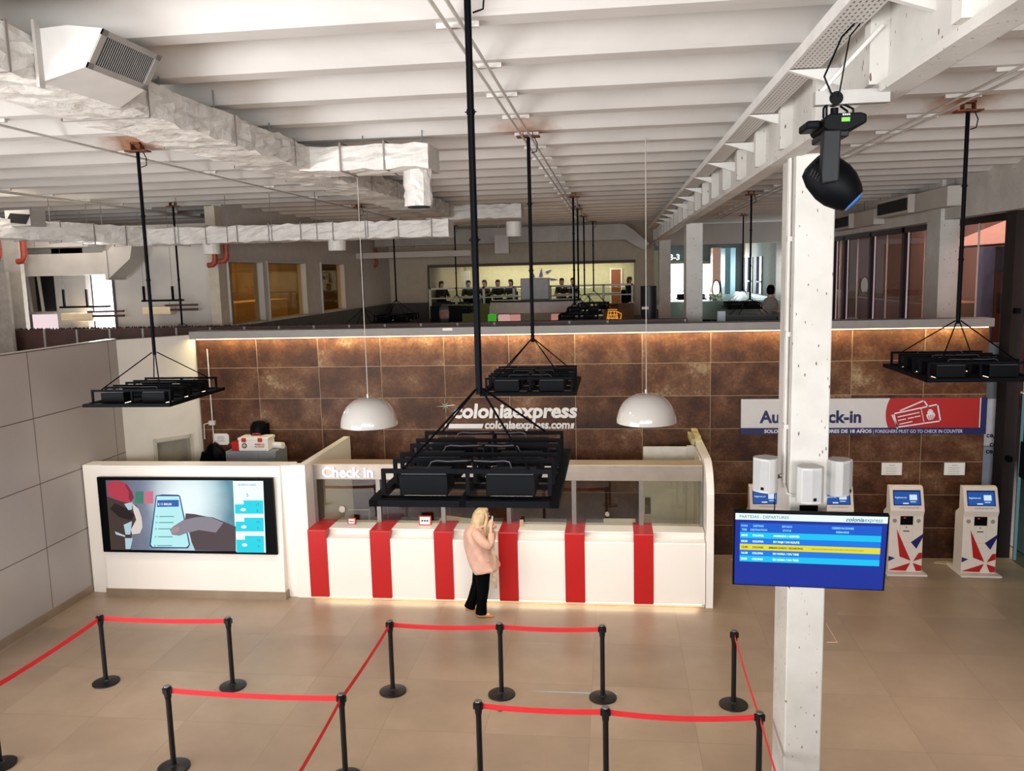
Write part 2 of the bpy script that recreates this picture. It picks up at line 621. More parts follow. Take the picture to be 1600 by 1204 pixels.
# ================================================================== outside the right glass: wall, paving, added stand-ins for reflections
BRK = mat('brown_outer_wall', '#9a7a6e', 0.8, var=0.12, scale=1.2)
struct(MB().box(10.4, 10.6, 2, 44, 0, 9), 'wall_outside', BRK, 'reddish brown wall of the building across the glazed side', 'wall')
struct(MB().box(7.2, 10.4, 2, 44, -0.1, 0.02), 'path_outside', mat('outer_paving', '#8c8480', 0.8), 'grey paving outside the glazed side', 'paving')
t = thing('added_awning', 'added pale canvas sloping outside the brown-framed windows', 'added_awning', (9.5, 20, 5))  # added outside for the pink-brown reflections in the glass
MB().poly([(10.38, 16, 6.3), (10.38, 23, 6.3), (8.4, 23, 5.5), (8.4, 16, 5.5)]).add([(10.38, 16, 6.36), (10.38, 23, 6.36), (8.4, 23, 5.56), (8.4, 16, 5.56)], [(0, 1, 2, 3)]).build('canvas', mat('pink_canvas', '#c9a89c', 0.8), t)
MB().cyl((8.42, 16.1, 0), (8.42, 16.1, 5.5), 0.03).cyl((8.42, 22.9, 0), (8.42, 22.9, 5.5), 0.03).build('support_post', WFRAME, t)
one(MB().box(9.7, 10.3, 22.8, 23.9, 0, 5.6), 'blue_reflection_block', mat('pale_blue_reflection', '#7f93c4', 0.6, var=0.2, scale=3), 'pale blue block outside the brown-framed windows standing in for a reflection', 'reflection block')  # block put outside in place of a bluish reflection in the glass
t = thing('reflection_blocks', 'yellow and red blocks outside the glazed side standing in for reflections', 'reflection_blocks', (9.6, 25.6, 0))  # coloured blocks added outside, imitating the hall's reflections in the panes
MB().box(9.4, 10.3, 24.4, 27.2, 2.2, 4.05).build('tan_block', mat('reflection_tan', '#9c7d52', 0.6), t)
MB().box(9.35, 9.42, 25.9, 26.5, 3.4, 4.2).build('yellow_block', mat('reflection_yellow', '#d0a03a', 0.6), t)
MB().box(9.5, 10.2, 18.0, 22.3, 2.0, 4.9).build('red_block', mat('reflection_red', '#8a4f3c', 0.6), t)
MB().box(9.38, 9.5, 18.3, 19.8, 4.5, 5.0).build('blue_block', glow('reflection_blue', '#7f94c0', 0.5), t)
MB().box(9.4, 9.5, 20.4, 21.9, 3.9, 4.4).build('dark_block', mat('reflection_dark', '#30221d', 0.6), t)

# ================================================================== beam and pillars
PX0, PX1, PY0, PY1 = 1.495, 1.812, 7.2, 7.75
labels = ['white flaking concrete pillar carrying the blue departures screen', 'white pillar standing just behind the rusty wall', 'white pillar near the far wall with pipes on its face']
for i, y in enumerate((PY0, 17.5, 27.1)):
    x0 = PX0 if i == 0 else at((1072, 1030)[i - 1], 450, Y=y).x
    x1 = PX1 if i == 0 else at((1098, 1048)[i - 1], 450, Y=y).x
    struct(MB().box(x0, x1, y, y + 0.55, 0, 6.1), 'pillar', FLAKE, labels[i], 'pillar', bevel=0.012)
mb = MB()
mb.box(1.44, 1.50, -3, 29.9, 6.1, 6.78)            # web
mb.box(1.385, 1.535, -3, 29.9, 6.08, 6.13)           # bottom flange
mb.box(1.36, 1.54, -3, 29.9, 6.70, 6.78)
y = 1.2
while y < 29.5:
    mb.box(1.345, 1.45, y, y + 0.1, 6.13, 6.70)
    y += 1.18
mb.box(1.535, 1.55, -3, 29.9, 6.085, 6.10)
struct(mb, 'beam', FLAKE, 'white rust-flecked beam with stiffeners running above the row of pillars', 'beam', loc=(0, 0, 0))
# corner post and pillar on the glazed side
struct(MB().box(6.48, 6.85, 17.72, 18.45, 0, 6.9), 'pillar', FLAKE, 'pale pillar standing within the row of brown-framed windows', 'pillar', bevel=0.01)

# ================================================================== space behind the wall: left annex
XA = -8.1
YA = 17.15
YB = 30.0
X18 = lambda px: at(px, 465, Y=YA).x
Z18 = lambda py, px=110: at(px, py, Y=YA).z
ANX = mat('annex_white_paint', '#b8b2aa', 0.75, var=0.06, scale=1.2)
x33, x87, x135, x181 = X18(33), X18(87), X18(135), X18(181)
zt_, zb1, zb0 = Z18(428), Z18(487, 60), Z18(491, 60)
mb = MB()
mb.box(x181, XA - 0.1, YA, YA + 0.2, 3.3, 6.4)
mb.box(x87, x135, YA, YA + 0.2, 3.3, 6.4)
mb.box(-15, x33, YA, YA + 0.2, 3.3, 6.4)
mb.box(x33, x181, YA, YA + 0.2, Z18(428), 6.4)
mb.box(x33, x87, YA, YA + 0.2, zb0, zb1)
struct(mb, 'wall_annex', ANX, 'white annex wall behind the planter trough beyond the panelled wall', 'wall', loc=(0, 0, 0))
struct(MB().box(-15.2, -15, -3, 30, 0, 7), 'wall_far_side', ANX, 'plain side wall closing the annex', 'wall', loc=(0, 0, 0))
t = thing('window_6', 'overexposed bright window opening in the annex wall', 'window', (x135, YA, 3.3), kind='structure')
MB().box(x135, x181, YA + 0.25, YA + 0.27, 3.3, Z18(428)).build('pane', glow('daylight_pane', '#fbfbff', 3.5), t)
MB().box(x181 - 0.05, x181, YA - 0.03, YA + 0.2, 3.3, Z18(428)).build('frame', DARK, t)
t = thing('window_7', 'dark opening with two white bars in the annex wall beside the concrete post', 'window', (x33, YA, 3.9), kind='structure')
MB().box(x33, x87, YA + 0.5, YA + 0.52, zb1, Z18(428)).build('pane', mat('dark_void', '#15110f', 0.7), t)
mb = MB()
for px in (46, 64):
    mb.cyl((X18(px), YA - 0.02, Z18(428)), (X18(px + 3), YA - 0.02, zb1), 0.035)
mb.build('bar', ANX, t)
MB().box(x33, x87, YA + 0.3, YA + 0.32, 3.3, zb0).build('lower_pane', glow('pink_daylight_pane', '#f3dbe0', 1.0), t)

# side wall with amber windows
mb = MB()
yE = [16.9, at(411, 460, X=XA).y, at(418, 460, X=XA).y, at(478, 460, X=XA).y, at(502, 460, X=XA).y, at(538, 460, X=XA).y, YB]
zw0, zw1 = 4.24, 5.56
mb.box(XA - 0.2, XA, 16.85, YB, 3.3, zw0).box(XA - 0.2, XA, 16.85, YB, zw1, 7.0)
mb.box(XA - 0.2, XA + 0.03, yE[1], yE[2], zw0, zw1).box(XA - 0.2, XA, yE[3], yE[4], zw0, zw1).box(XA - 0.2, XA, yE[5], yE[6], zw0, zw1)
struct(mb, 'wall_windows', mat('annex_grey_white', '#b5b2ae', 0.7, var=0.05), 'grey-white side wall with a row of amber lit windows', 'wall', loc=(0, 0, 0))
struct(MB().box(XA, XA + 0.04, 16.85, YB, 3.3, 4.18), 'baseboard_annex', DARK, 'dark grey lower band under the amber windows', 'wall band')
AMB = glass('amber_glass', '#ecdfc6', 0.02, fs=.4)
AMBROOM = mat('amber_room_wall', '#846a4c', 0.8, var=0.25, scale=0.8)
nm = ['nearest amber window, with a small blue sign behind its glass', 'middle amber window with a bright lamp reflected low in it', 'amber window farthest along the side wall, with a dark right edge']
for i, (p, q) in enumerate(((0, 1), (2, 3), (4, 5))):
    t = thing('window_%d' % (8 + i), nm[i], 'window', (XA, yE[p], zw0), kind='structure')
    MB().box(XA - 0.1, XA - 0.08, yE[p], yE[q], zw0, zw1).build('pane', AMB, t)
    f = MB().box(XA - 0.12, XA + 0.05, yE[p], yE[q], zw0 - 0.05, zw0).box(XA - 0.12, XA + 0.05, yE[p], yE[q], zw1, zw1 + 0.05)
    f.box(XA - 0.12, XA + 0.05, yE[q] - 0.04, yE[q], zw0, zw1).box(XA - 0.12, XA + 0.05, yE[p], yE[p] + 0.04, zw0, zw1)
    f.build('frame', ANX, t)
mb = MB().box(XA - 2.6, XA - 2.5, YA + 0.2, YB, 3.3, 6).box(XA - 2.5, XA - 0.2, YA + .2, YB, 3.2, 3.3).box(XA - 2.5, XA - 0.2, YA + .2, YB, 5.9, 6).box(XA - 2.5, XA - 0.2, YB - 0.1, YB, 3.3, 6)
struct(mb, 'wall_amber_room', AMBROOM, 'amber lit walls of the room behind the side windows', 'wall')
one(MB().box(XA - 2.3, XA - 1.4, 20.2, 23.6, 3.301, 4.6), 'amber_room_counter', mat('amber_counter', '#c09a63', 0.6), 'tan counter inside the room behind the middle amber window', 'counter')
t = thing('lit_sign', 'small blue lit sign behind the nearest amber window', 'sign', tuple(at(351, 455, X=XA - 0.3)))
p = at(351, 455, X=XA - 0.3)
MB().box(p.x - 0.02, p.x, p.y - 0.1, p.y + 0.25, p.z - 0.3, p.z + 0.3).build('face', glow('blue_sign', '#5a64b8', 0.8), t)
MB().box(p.x, p.x + 0.005, p.y - 0.02, p.y + 0.16, p.z - 0.08, p.z).build('red_band', glow('red_sign', '#c05070', 0.8), t)

# concrete post and slab at the left edge
struct(MB().box(at(10, 450, Y=15.9).x, at(35, 450, Y=15.9).x, 15.9, 16.02, 0, Z18(380) + 0.15), 'pillar', mat('post_grey_white', '#aaa39a', 0.7, var=0.08), 'grey-white post behind the planter trough with a red pipe elbow beside it', 'pillar')
struct(MB().box(at(-60, 450, Y=15.0).x, at(12, 450, Y=15.0).x, 15.0, 15.08, 3.2, 5.45), 'wall_stub', mat('stub_concrete', '#847b73', 0.8, var=0.15), 'raw grey concrete stub wall left of the grey-white post', 'wall', loc=(0, 0, 0))
struct(MB().box(XA - 0.2, XA + 0.02, 16.5, 16.85, 0, 6.7), 'pillar', mat('post_cream', '#b2a795', 0.7, var=0.08), 'cream pillar at the corner before the amber windows', 'pillar', bevel=0.01)

# ================================================================== far back wall with the mezzanine opening
ox0, ox1 = at(672, 460, Y=YB).x, at(991, 460, Y=YB).x
oz0, oz1 = 3.6, at(840, 413, Y=YB).z
CRM = mat('cream_far_wall', '#b3a896', 0.75, var=0.05)
mb = MB().box(XA - 0.2, ox0, YB, YB + 0.2, 0, 7).box(ox1, 1.45, YB, YB + 0.2, 0, 7).box(ox0, ox1, YB, YB + 0.2, oz1, 7)
struct(mb, 'wall_far', CRM, 'cream far wall with the long opening onto the cafe mezzanine', 'wall', loc=(0, 0, 0))
struct(MB().box(ox0 - .05, ox1 + .05, YB - .06, YB + .25, oz1 - .02, oz1 + .08).box(ox0 - .06, ox0 + .02, YB - .06, YB + .02, 3.6, oz1), 'trim_2', mat('opening_trim', '#4a3a2c', .6), 'dark brown edging around the cafe opening', 'trim')
struct(MB().box(XA, ox0 + 1.4, YB - 0.05, YB, 3, 4.18), 'baseboard_far', DARK, 'dark grey lower band of the far wall', 'wall band')
struct(MB().box(ox0, ox1 + 0.4, YB - 0.6, 38, 3.45, 3.6), 'floor_mezzanine', mat('mezzanine_floor', '#4d4238', 0.5), 'dark floor slab of the far cafe mezzanine', 'floor')
struct(MB().box(ox0 - 0.6, ox1 + 1.4, 38, 38.2, 3.6, 6), 'wall_cafe_back', mat('cafe_wall_green_cream', '#b4b196', 0.8, var=0.05), 'pale green cream wall at the back of the cafe', 'wall', loc=(0, 0, 0))
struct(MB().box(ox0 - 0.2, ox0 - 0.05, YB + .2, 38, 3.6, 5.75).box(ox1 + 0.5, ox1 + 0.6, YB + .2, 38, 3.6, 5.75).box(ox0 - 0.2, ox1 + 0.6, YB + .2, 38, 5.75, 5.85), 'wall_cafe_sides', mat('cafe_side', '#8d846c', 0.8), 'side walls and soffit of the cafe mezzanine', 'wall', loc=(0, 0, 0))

# ================================================================== far right bay
YF = 46.0
mb = MB().box(1.45, XR, YF, YF + 0.2, 0, 7)
struct(mb, 'wall_bay_end', mat('bay_end_dark_teal', '#4f5a5c', 0.7), 'dark teal end wall of the far bay with bright openings', 'wall', loc=(0, 0, 0))
for i, (x0, x1, lb) in enumerate(((1046, 1068, 'bright glass opening between the two white pillars at the end of the bay'), (1097, 1111, 'narrow bright glass opening right of the white pillar at the end of the bay'))):
    p, q = at(x0, 412, Y=YF - 0.05), at(x1, 463, Y=YF - 0.05)
    t = thing('window_%d' % (11 + i), lb, 'window', (p.x, YF, q.z), kind='structure')
    MB().box(p.x, q.x, YF - 0.06, YF - 0.02, q.z, p.z).build('pane', glow('bay_daylight', '#eefcf4', 1.6), t)
    MB().box(p.x - 0.1, q.x + 0.1, YF - 0.1, YF - 0.02, p.z, p.z + 0.15).box(p.x - 0.1, q.x + 0.1, YF - 0.1, YF - 0.02, q.z - 0.3, q.z).box(q.x, q.x + 0.15, YF - 0.1, YF - 0.02, q.z, p.z).build('frame', mat('olive_frame', '#6b6a4c', 0.6), t)
p = at(1046, 406, Y=YF - 0.2)
words3d('x', '3-3', 0.42, glow('white_letters', '#f4fbff', 1.5), None, p, (1, 0, 0), (0, 0, 1), 0.02, 0.01)
o = bpy.data.objects['x']; o.name = 'gate_sign'; tag(o, 'white lit gate number on the dark band at the end of the far bay', 'sign')
one(MB().box(*(lambda p, q: (p.x, q.x, 44.6, 45.6, 0, 6.2))(at(1112, 430, Y=45), at(1126, 430, Y=45))), 'salmon_panel', mat('salmon', '#b0836f', 0.7), 'salmon coloured panel at the end of the far bay', 'panel')
t = MB()
prof = [(at(1127, 440, Y=42).x, 42.3), (at(1131, 440, Y=42).x, 41.6), (at(1138, 440, Y=42).x, 41.3), (at(1147, 440, Y=42).x, 41.6), (at(1150, 440, Y=42).x, 42.6)]
t.prism(prof, 'z', 0, 6.1)
one(t, 'curved_panel', mat('teal_curved', '#8fb4c0', 0.4), 'pale teal curved panel at the end of the far bay', 'panel')
# right wall of the far bay with bright windows
yw = [ypx(1163.5), ypx(1158), ypx(1176), ypx(1168.5), ypx(1191), ypx(1182)]
BAYW = mat('bay_white', '#b9b3ab', 0.7)
mb = MB().box(XR, XR + 0.2, 27.3, YF, 0, 3.9).box(XR, XR + 0.2, 27.3, YF, 5.65, 7)
ys = sorted([27.3, YF, ypx(1227), ypx(1212)] + yw)
for i in range(0, len(ys), 2):
    mb.box(XR, XR + 0.2, ys[i], ys[i + 1], 3.9, 5.65)
struct(mb, 'wall_bay_side', BAYW, 'white side wall of the far bay with narrow bright windows', 'wall', loc=(0, 0, 0))
lbl = ['narrow bright window nearest the concrete pillar with the screen', 'third narrow bright window of the far bay, tall', 'second narrow bright window of the far bay', 'farthest narrow bright window of the far bay']
for i in range(1, len(ys) - 1, 2):
    t = thing('window_%d' % (13 + i // 2), lbl[i // 2], 'window', (XR, ys[i], 3.9), kind='structure')
    MB().box(XR + 0.1, XR + 0.12, ys[i], ys[i + 1], 3.9, 5.65).build('pane', glow('bay_pane', '#f5f7ff', 2.0), t)
    MB().box(XR - 0.04, XR + 0.1, ys[i], ys[i] + 0.12, 3.9, 5.65).box(XR - 0.04, XR + 0.1, ys[i + 1] - 0.12, ys[i + 1], 3.9, 5.65).box(XR - 0.04, XR + 0.1, ys[i], ys[i + 1], 4.42, 4.5).build('frame', mat('navy_frame', '#2a2f4a', 0.5), t)
struct(MB().box(6.4, 6.85, ypx(1212, 6.4), ypx(1201, 6.4), 0, 6.9), 'pillar', BAYW, 'white pillar on the side wall of the far bay', 'pillar')
struct(MB().box(1.5, XR, 29.9, 30.2, 6.0, 6.7), 'beam', ANX, 'white cross beam at the start of the far bay', 'beam')
# ================================================================== hanging lamp frames
LAMPTOP = mat('lamp_top_grey', '#1d1e21', 0.45, 0.3)
RUSTY = mat('rusted_bracket', '#6b3416', 0.8, var=0.35, scale=20)
WIRE = mat('grey_cable', '#55555a', 0.5)
FW, FD = 1.06, 1.36


def make_fixture(length):
    """origin: middle of the frame underside; length: up to the ceiling"""
    t = thing('hanging_lamp_frame', 'x', 'ceiling lamp', (0, 0, 0))
    w, d = FW / 2, FD / 2
    b = 0.05
    mb = MB()
    e = .038
    mb.box(-w, w, -d, -d + b, 0, e).box(-w, w, d - b, d, 0, e).box(-w, -w + b, -d, d, 0, e).box(w - b, w, -d, d, 0, e)
    mb.box(-0.02, 0.02, -d, d, 0, 0.04)
    for r in (-0.43, 0, 0.43):
        for s in (-0.13, 0.13):
            mb.box(-w, w, r + s - 0.012, r + s + 0.012, 0.005, 0.03)
    mb.build('frame', BLACK, t)
    for r in (-0.43, 0, 0.43):
        for s in (-0.13, 0.13):
            y = r + s
            q = 0.011
            m = MB().box(-w + .045, w - .045, y - q, y + q, 0.163, 0.187)
            for x in (-w + .045, 0.0, w - .045 - 0.022):
                m.box(x, x + 0.022, y - q, y + q, 0.036, 0.163)
            m.build('hoop', BLACK, t)
    for r in (-0.43, 0, 0.43):
        for cx in (-0.25, 0.25):
            m = MB().box(cx - .14, cx + .14, r - .105, r + .105, 0.025, 0.145)
            L = m.build('lamp_box', BLACKP, t, bevel=0.006)
            MB().box(cx - .13, cx + .13, r - .095, r + .095, 0.145, 0.152).build('lid', LAMPTOP, L)
            MB().box(cx - .12, cx + .12, r - .085, r + .085, 0.018, 0.0248).build('lens', glow('lamp_lens', '#fff0d8', 6), L)
    for r in (-0.43, 0, 0.43):
        for cx in (-0.25, 0.25):
            s = 1 if cx > 0 else -1
            MB().tube([(cx, r, .15), (cx - s * .02, r + .03, .19), (cx - s * .05, r + .03, .198), (cx - s * .12, r + .02, .196), (s * .02, r + .05, .194), (s * .01, r + .12, .18), (s * .01, r + .2, .10)], 0.0045, 6).build('cable', mat('lamp_cable', '#3a3a3f', .5), t)
    za = 0.56
    for sx in (-1, 1):
        for sy in (-1, 1):
            MB().cyl((sx * 0.02, sy * 0.02, za), (sx * (w - .17), sy * 0.56, 0.185), 0.007, seg=6).build('stay', BLACK, t)
    p = MB().cyl((0, 0, za - .03), (0, 0, length - 0.03), 0.021, seg=10)
    z = za + 0.9
    while z < length:
        p.cyl((0, 0, z), (0, 0, z + 0.03), 0.025, seg=10)
        p.cyl((-.035, 0, z + .015), (.035, 0, z + .015), 0.004, seg=5)
        z += 0.75
    p.build('pole', BLACK, t)
    k = MB().box(-.13, .13, -.07, .07, length - .045, length - .03).box(-.06, -.05, -.05, .05, length - .03, length + .06).box(.05, .06, -.05, .05, length - .03, length + .06).box(-.06, .06, -.05, .05, length + .04, length + .06)
    k.build('ceiling_bracket', RUSTY, t)
    MB().tube([(0.06, 0, length - .03), (.1, 0, length - .12), (.09, .01, length - .2), (.03, 0, length - .22)], .006, 6).build('plug_lead', BLACKP, t)
    return t


G = 'black lamp frames hanging on poles'
fix_spots = [  # x, y, z of frame underside, label
    (-0.83, 5.06, 3.925, 'nearest black lamp frame hanging before the check-in counter'),
    (-5.50, 9.42, 3.79, 'black lamp frame hanging above the large video screen'),
    (-0.93, 9.62, 3.86, 'black lamp frame hanging in line behind the nearest one, before the wall lettering'),
    (3.60, 9.25, 4.02, 'black lamp frame hanging above the self check-in sign beside the glazed side'),
    (-5.55, 18.2, 3.9, 'black lamp frame beyond the rusty wall, before the amber windows'),
    (-0.80, 17.6, 3.95, 'black lamp frame beyond the rusty wall, nearest of the close row before the cafe'),
    (-0.85, 21.0, 3.95, 'second black lamp frame of the close row before the cafe'),
    (-0.80, 24.0, 3.98, 'third black lamp frame of the close row before the cafe'),
    (-0.60, 26.6, 4.0, 'farthest black lamp frame of the close row before the cafe'),
    (-8.92, 16.42, 3.75, 'black lamp frame on a pole before the white annex wall'),
    (-5.9, 22.4, 3.95, 'black lamp frame hanging low beneath the middle amber window'),
    (-5.0, 26.6, 3.95, 'black lamp frame hanging before the cream far wall'),
    (2.95, 18.6, 3.95, 'black lamp frame in the far bay just behind the rusty wall'),
    (3.9, 26.0, 3.95, 'black lamp frame in the far bay beside its side wall windows'),
    (3.0, 33.0, 4.0, 'farthest black lamp frame in the far bay'),
]
P0 = None
lens = {}
for i, (x, y, z, lb) in enumerate(fix_spots):
    L = round((6.745 if i else 6.93) - z, 3)
    if P0 is None:
        o = make_fixture(L)
        P0, L0 = o, L
    else:
        o = copy_tree(P0)
        dz = L - L0
        if abs(dz) > 1e-3:
            for ch in o.children:
                if ch.name.startswith('pole') or ch.name.startswith('ceiling_bracket') or ch.name.startswith('plug_lead'):
                    me = ch.data.copy()
                    for v in me.vertices:
                        if v.co.z > 0.7:
                            v.co.z += dz
                    ch.data = me
    o.location = (x, y, z)
    tag(o, lb, 'ceiling lamp', G)

# ================================================================== dome pendants over the queue
DOME = mat('glossy_white_dome', '#c6c1ba', 0.12, var=0.0, coat=0.6)


def dome(x, y, zb, r, label, ztop):
    t = thing('dome_pendant_lamp', label, 'pendant lamp', (x, y, zb), 'white dome pendants')
    pr = []
    n = 18
    h = r * 0.98
    for i in range(n + 1):
        a = PI / 2 * i / n
        pr.append((max(r * math.cos(a) ** 0.82, 0.0) if i < n else 0.012, h * math.sin(a)))
    inner = [(max(q - 0.012, 0.006), zz - 0.012 if zz > 0.02 else zz) for q, zz in pr]
    MB().lathe([(r - .012, 0)] + pr, (x, y, zb), 48).build('shade', DOME, t, smooth=True, fix=False)
    MB().lathe([(max(q - .014, .004), zz - .012 if i else 0.001) for i, (q, zz) in enumerate(pr)], (x, y, zb), 48).build('reflector', mat('lamp_inside', '#d9d0c4', 0.5), t, smooth=True, fix=False)
    MB().cyl((x, y, zb + h - .01), (x, y, zb + h + .05), .02).build('cap', STEEL, t)
    MB().cyl((x, y, zb + h), (x, y, ztop), .0055, seg=6).build('cord', mat('pale_cord', '#b7aea4', 0.5), t)


for px, py, lb in ((577, 664, 'white dome pendant lamp hanging beside the Check in letters'), (1010, 659, 'white dome pendant lamp hanging near the white end wall of the counter')):
    p = at(px, py, Y=10.5)
    dome(p.x, 10.5, p.z, 0.375, lb, 7.02)

# ================================================================== insulated duct and friends
FOIL = mat('white_duct_wrap', '#cfcac3', 0.5, var=0.10, scale=4, bump=0.9, bscale=9)
SHEET = mat('grey_sheet_duct', '#aaa49d', 0.5, 0.0, var=0.08, scale=2, bump=0.05)
BAND = mat('duct_strap', '#7d746c', 0.6)
GRL = mat('grille_grey', '#a7a29d', 0.45, 0.3)
HOLE = mat('duct_hole', '#0c0b0b', 0.9)


def wrapped(mb, p, q, w, h, step=0.14, amp=0.018, rnd=random.Random(3)):
    """a rectangular duct wrapped in loose foil from p to q (centre line), w across, h high"""
    p, q = Vector(p), Vector(q)
    d = q - p
    n = max(2, int(d.length / step))
    side = Vector((d.y, -d.x, 0)).normalized()
    up = Vector((0, 0, 1))
    prof = []
    for a, b in ((-1, -1), (1, -1), (1, 1), (-1, 1)):
        nx = {(-1, -1): (1, -1), (1, -1): (1, 1), (1, 1): (-1, 1), (-1, 1): (-1, -1)}[(a, b)]
        for k in range(6):
            f = k / 6
            prof.append((a + (nx[0] - a) * f, b + (nx[1] - b) * f))
    rings = []
    for i in range(n + 1):
        c = p + d * (i / n)
        ring = []
        for u, v in prof:
            rr = 1 - 0.06 * max(0, abs(u) + abs(v) - 1.6)
            ring.append(c + side * (u * rr * w / 2 + rnd.uniform(-amp, amp)) + up * (v * rr * h / 2 + rnd.uniform(-amp, amp)))
        rings.append(ring)
    mb.loft(rings)
    return mb


def straps(t, p, q, w, h, n, e=0.012):
    p, q = Vector(p), Vector(q)
    d = (q - p).normalized()
    side = Vector((d.y, -d.x, 0))
    for i in range(n):
        c = p + (q - p) * ((i + .5) / n)
        m = MB()
        R = Matrix((side, d, Vector((0, 0, 1)))).transposed()
        for s in (-1, 1):
            m.obox(c + side * s * (w / 2 + e), (0.006, 0.02, h + 2 * e), R)
            m.obox(c + Vector((0, 0, s * (h / 2 + e))), (w + 2 * e, 0.02, 0.006), R)
        m.build('strap', BAND, t)


def hangers(t, pts, ztop=6.9):
    for x, y, z in pts:
        MB().cyl((x, y, z), (x, y, ztop), 0.006, seg=5).build('hanger_rod', WIRE, t)


dx0, dx1, dzb, dzt = -4.1, -3.42, 6.42, 6.68
cx, cz, w_, h_ = (dx0 + dx1) / 2, (dzb + dzt) / 2, dx1 - dx0, dzt - dzb
t = thing('insulated_duct', 'long white foil-wrapped air duct running away under the ceiling ribs', 'air duct', (cx, 10, cz))
wrapped(MB(), (cx, 1.5, cz), (cx, 18.8, cz), w_, h_).build('trunk', FOIL, t)
straps(t, (cx, 2.4, cz), (cx, 18.4, cz), w_, h_, 11)
wrapped(MB(), (cx + .2, 9.75, cz), (-2.05, 9.75, cz - .02), 0.62, 0.27).build('branch', FOIL, t)
straps(t, (dx1 + .1, 9.75, cz), (-2.3, 9.75, cz), 0.62, 0.29, 2)
br = MB()
rr = random.Random(5)
rings = []
for i in range(9):
    z = dzb + .05 - i * .06
    rings.append([(-2.25 + (0.16 + rr.uniform(-.012, .012)) * math.cos(k * PI / 10), 9.75 + (0.16 + rr.uniform(-.012, .012)) * math.sin(k * PI / 10), z) for k in range(20)])
br.loft(rings).build('outlet_spout', FOIL, t)
MB().cyl((-2.25, 9.75, dzb - .445), (-2.25, 9.75, dzb - .43), .13, seg=20).build('outlet_opening', HOLE, t)
wrapped(MB(), (cx - .3, 18.5, cz - .03), (-1.95, 18.5, cz - .03), 0.6, 0.30).build('far_branch', FOIL, t)
br = MB().cyl((-2.15, 18.5, 6.3), (-2.15, 18.5, 5.98), .17, seg=18)
br.build('far_spout', FOIL, t)
hangers(t, [(dx0 + .05, y, dzt - .02) for y in (3.2, 5.6, 7.0, 8.2, 9.2)] + [(dx1 - .04, y, dzt - .02) for y in (3.4, 6.3, 7.2, 8.4)] + [(-2.1, 9.4, 6.66), (-2.8, 9.45, 6.66)])
# diffuser box
bx = thing('air_diffuser', 'grey sheet-metal diffuser box with a black slotted grille on the side of the near duct', 'air vent', (-3.2, 5.1, 6.42))
XT, XB = -3.0, -3.13
tA, tB, bA, bB = at(155, 42, X=XT), at(252, 87, X=XT), at(138, 103, X=XB), at(226, 143, X=XB)
zt_, zb_ = (tA.z + tB.z) / 2, (bA.z + bB.z) / 2
g0, g1 = (tA.y + bA.y) / 2, (tB.y + bB.y) / 2
mb = MB()
q0, q1 = g0, g1 + .16
mb.add([(dx1, q0, dzb - .01), (XB, g0, zb_), (XT, g0, zt_), (dx1 + .2, q0, zt_ + .03), (dx1, q0, zt_ + .02), (dx1, q1, dzb - .01), (XB, g1, zb_), (XT, g1, zt_), (dx1 + .25, q1, zt_ + .03), (dx1, q1, zt_ + .02)],
       [(0, 1, 2, 3, 4), (9, 8, 7, 6, 5), (0, 5, 6, 1), (1, 6, 7, 2), (2, 7, 8, 3), (3, 8, 9, 4), (4, 9, 5, 0)])
mb.build('box', mat('diffuser_sheet', '#c6c2bd', .5, var=.04), bx)
MB().box(dx1 + .0, dx1 + .02, q0 - .05, q0 - .0, dzb - .05, zt_ + .06).build('flange', SHEET, bx)
eY = Vector((0, 1, 0)); eV = (Vector((XT, 0, zt_)) - Vector((XB, 0, zb_))); gh = eV.length; eV.normalize(); eN = eY.cross(eV)
eN = -eN if eN.x < 0 else eN


def Gp(y, v, n):
    return Vector((XB, g0, zb_)) + eY * y + eV * v + eN * n


def gbox(m, y0, y1, v0, v1, n0, n1):
    m.loft([[Gp(y0, v0, n0), Gp(y1, v0, n0), Gp(y1, v1, n0), Gp(y0, v1, n0)], [Gp(y0, v0, n1), Gp(y1, v0, n1), Gp(y1, v1, n1), Gp(y0, v1, n1)]])


gl_ = g1 - g0
f = MB()
b_ = .035
gbox(f, 0, gl_, 0, b_, 0, .012); gbox(f, 0, gl_, gh - b_, gh, 0, .012); gbox(f, 0, b_ + .02, 0, gh, 0, .012); gbox(f, gl_ - b_ - .02, gl_, 0, gh, 0, .012)
f.build('grille_frame', GRL, bx)
f = MB(); gbox(f, b_, gl_ - b_, b_, gh - b_, .001, .003); f.build('grille_hole', HOLE, bx)
f = MB()
n = 26
for i in range(n):
    y = b_ + .02 + (gl_ - 2 * b_ - .04) * (i + .5) / n
    gbox(f, y - .0022, y + .0022, b_, gh - b_, .003, .006)
f.build('slats', GRL, bx)

# transverse duct and its run towards the annex
t = thing('insulated_duct', 'white foil-wrapped cross duct passing above the amber windows and bending towards the annex', 'air duct', (-8, 16.1, 6.1))
YD = 15.88
zD = at(450, 364, Y=YD).z
xR = at(705, 360, Y=YD).x
wrapped(MB(), (-9.3, YD, zD), (xR, YD, zD), 0.55, 0.32).build('trunk', FOIL, t)
wrapped(MB(), (-10.9, 13.0, zD + .12), (-9.1, YD + .1, zD), 0.5, 0.34).build('annex_run', FOIL, t)
straps(t, (-8.8, YD, zD), (xR, YD, zD), .55, .34, 9)
straps(t, (-10.6, 13.6, zD + .1), (-9.3, YD - .3, zD), .5, .36, 4)
for px in (330, 527):
    x = at(px, 385, Y=YD).x
    MB().cyl((x, YD, zD - .1), (x, YD, zD - .36), .17, seg=18).cyl((x, YD, zD - .365), (x, YD, zD - .36), .15, seg=18).build('outlet_spout', FOIL, t)
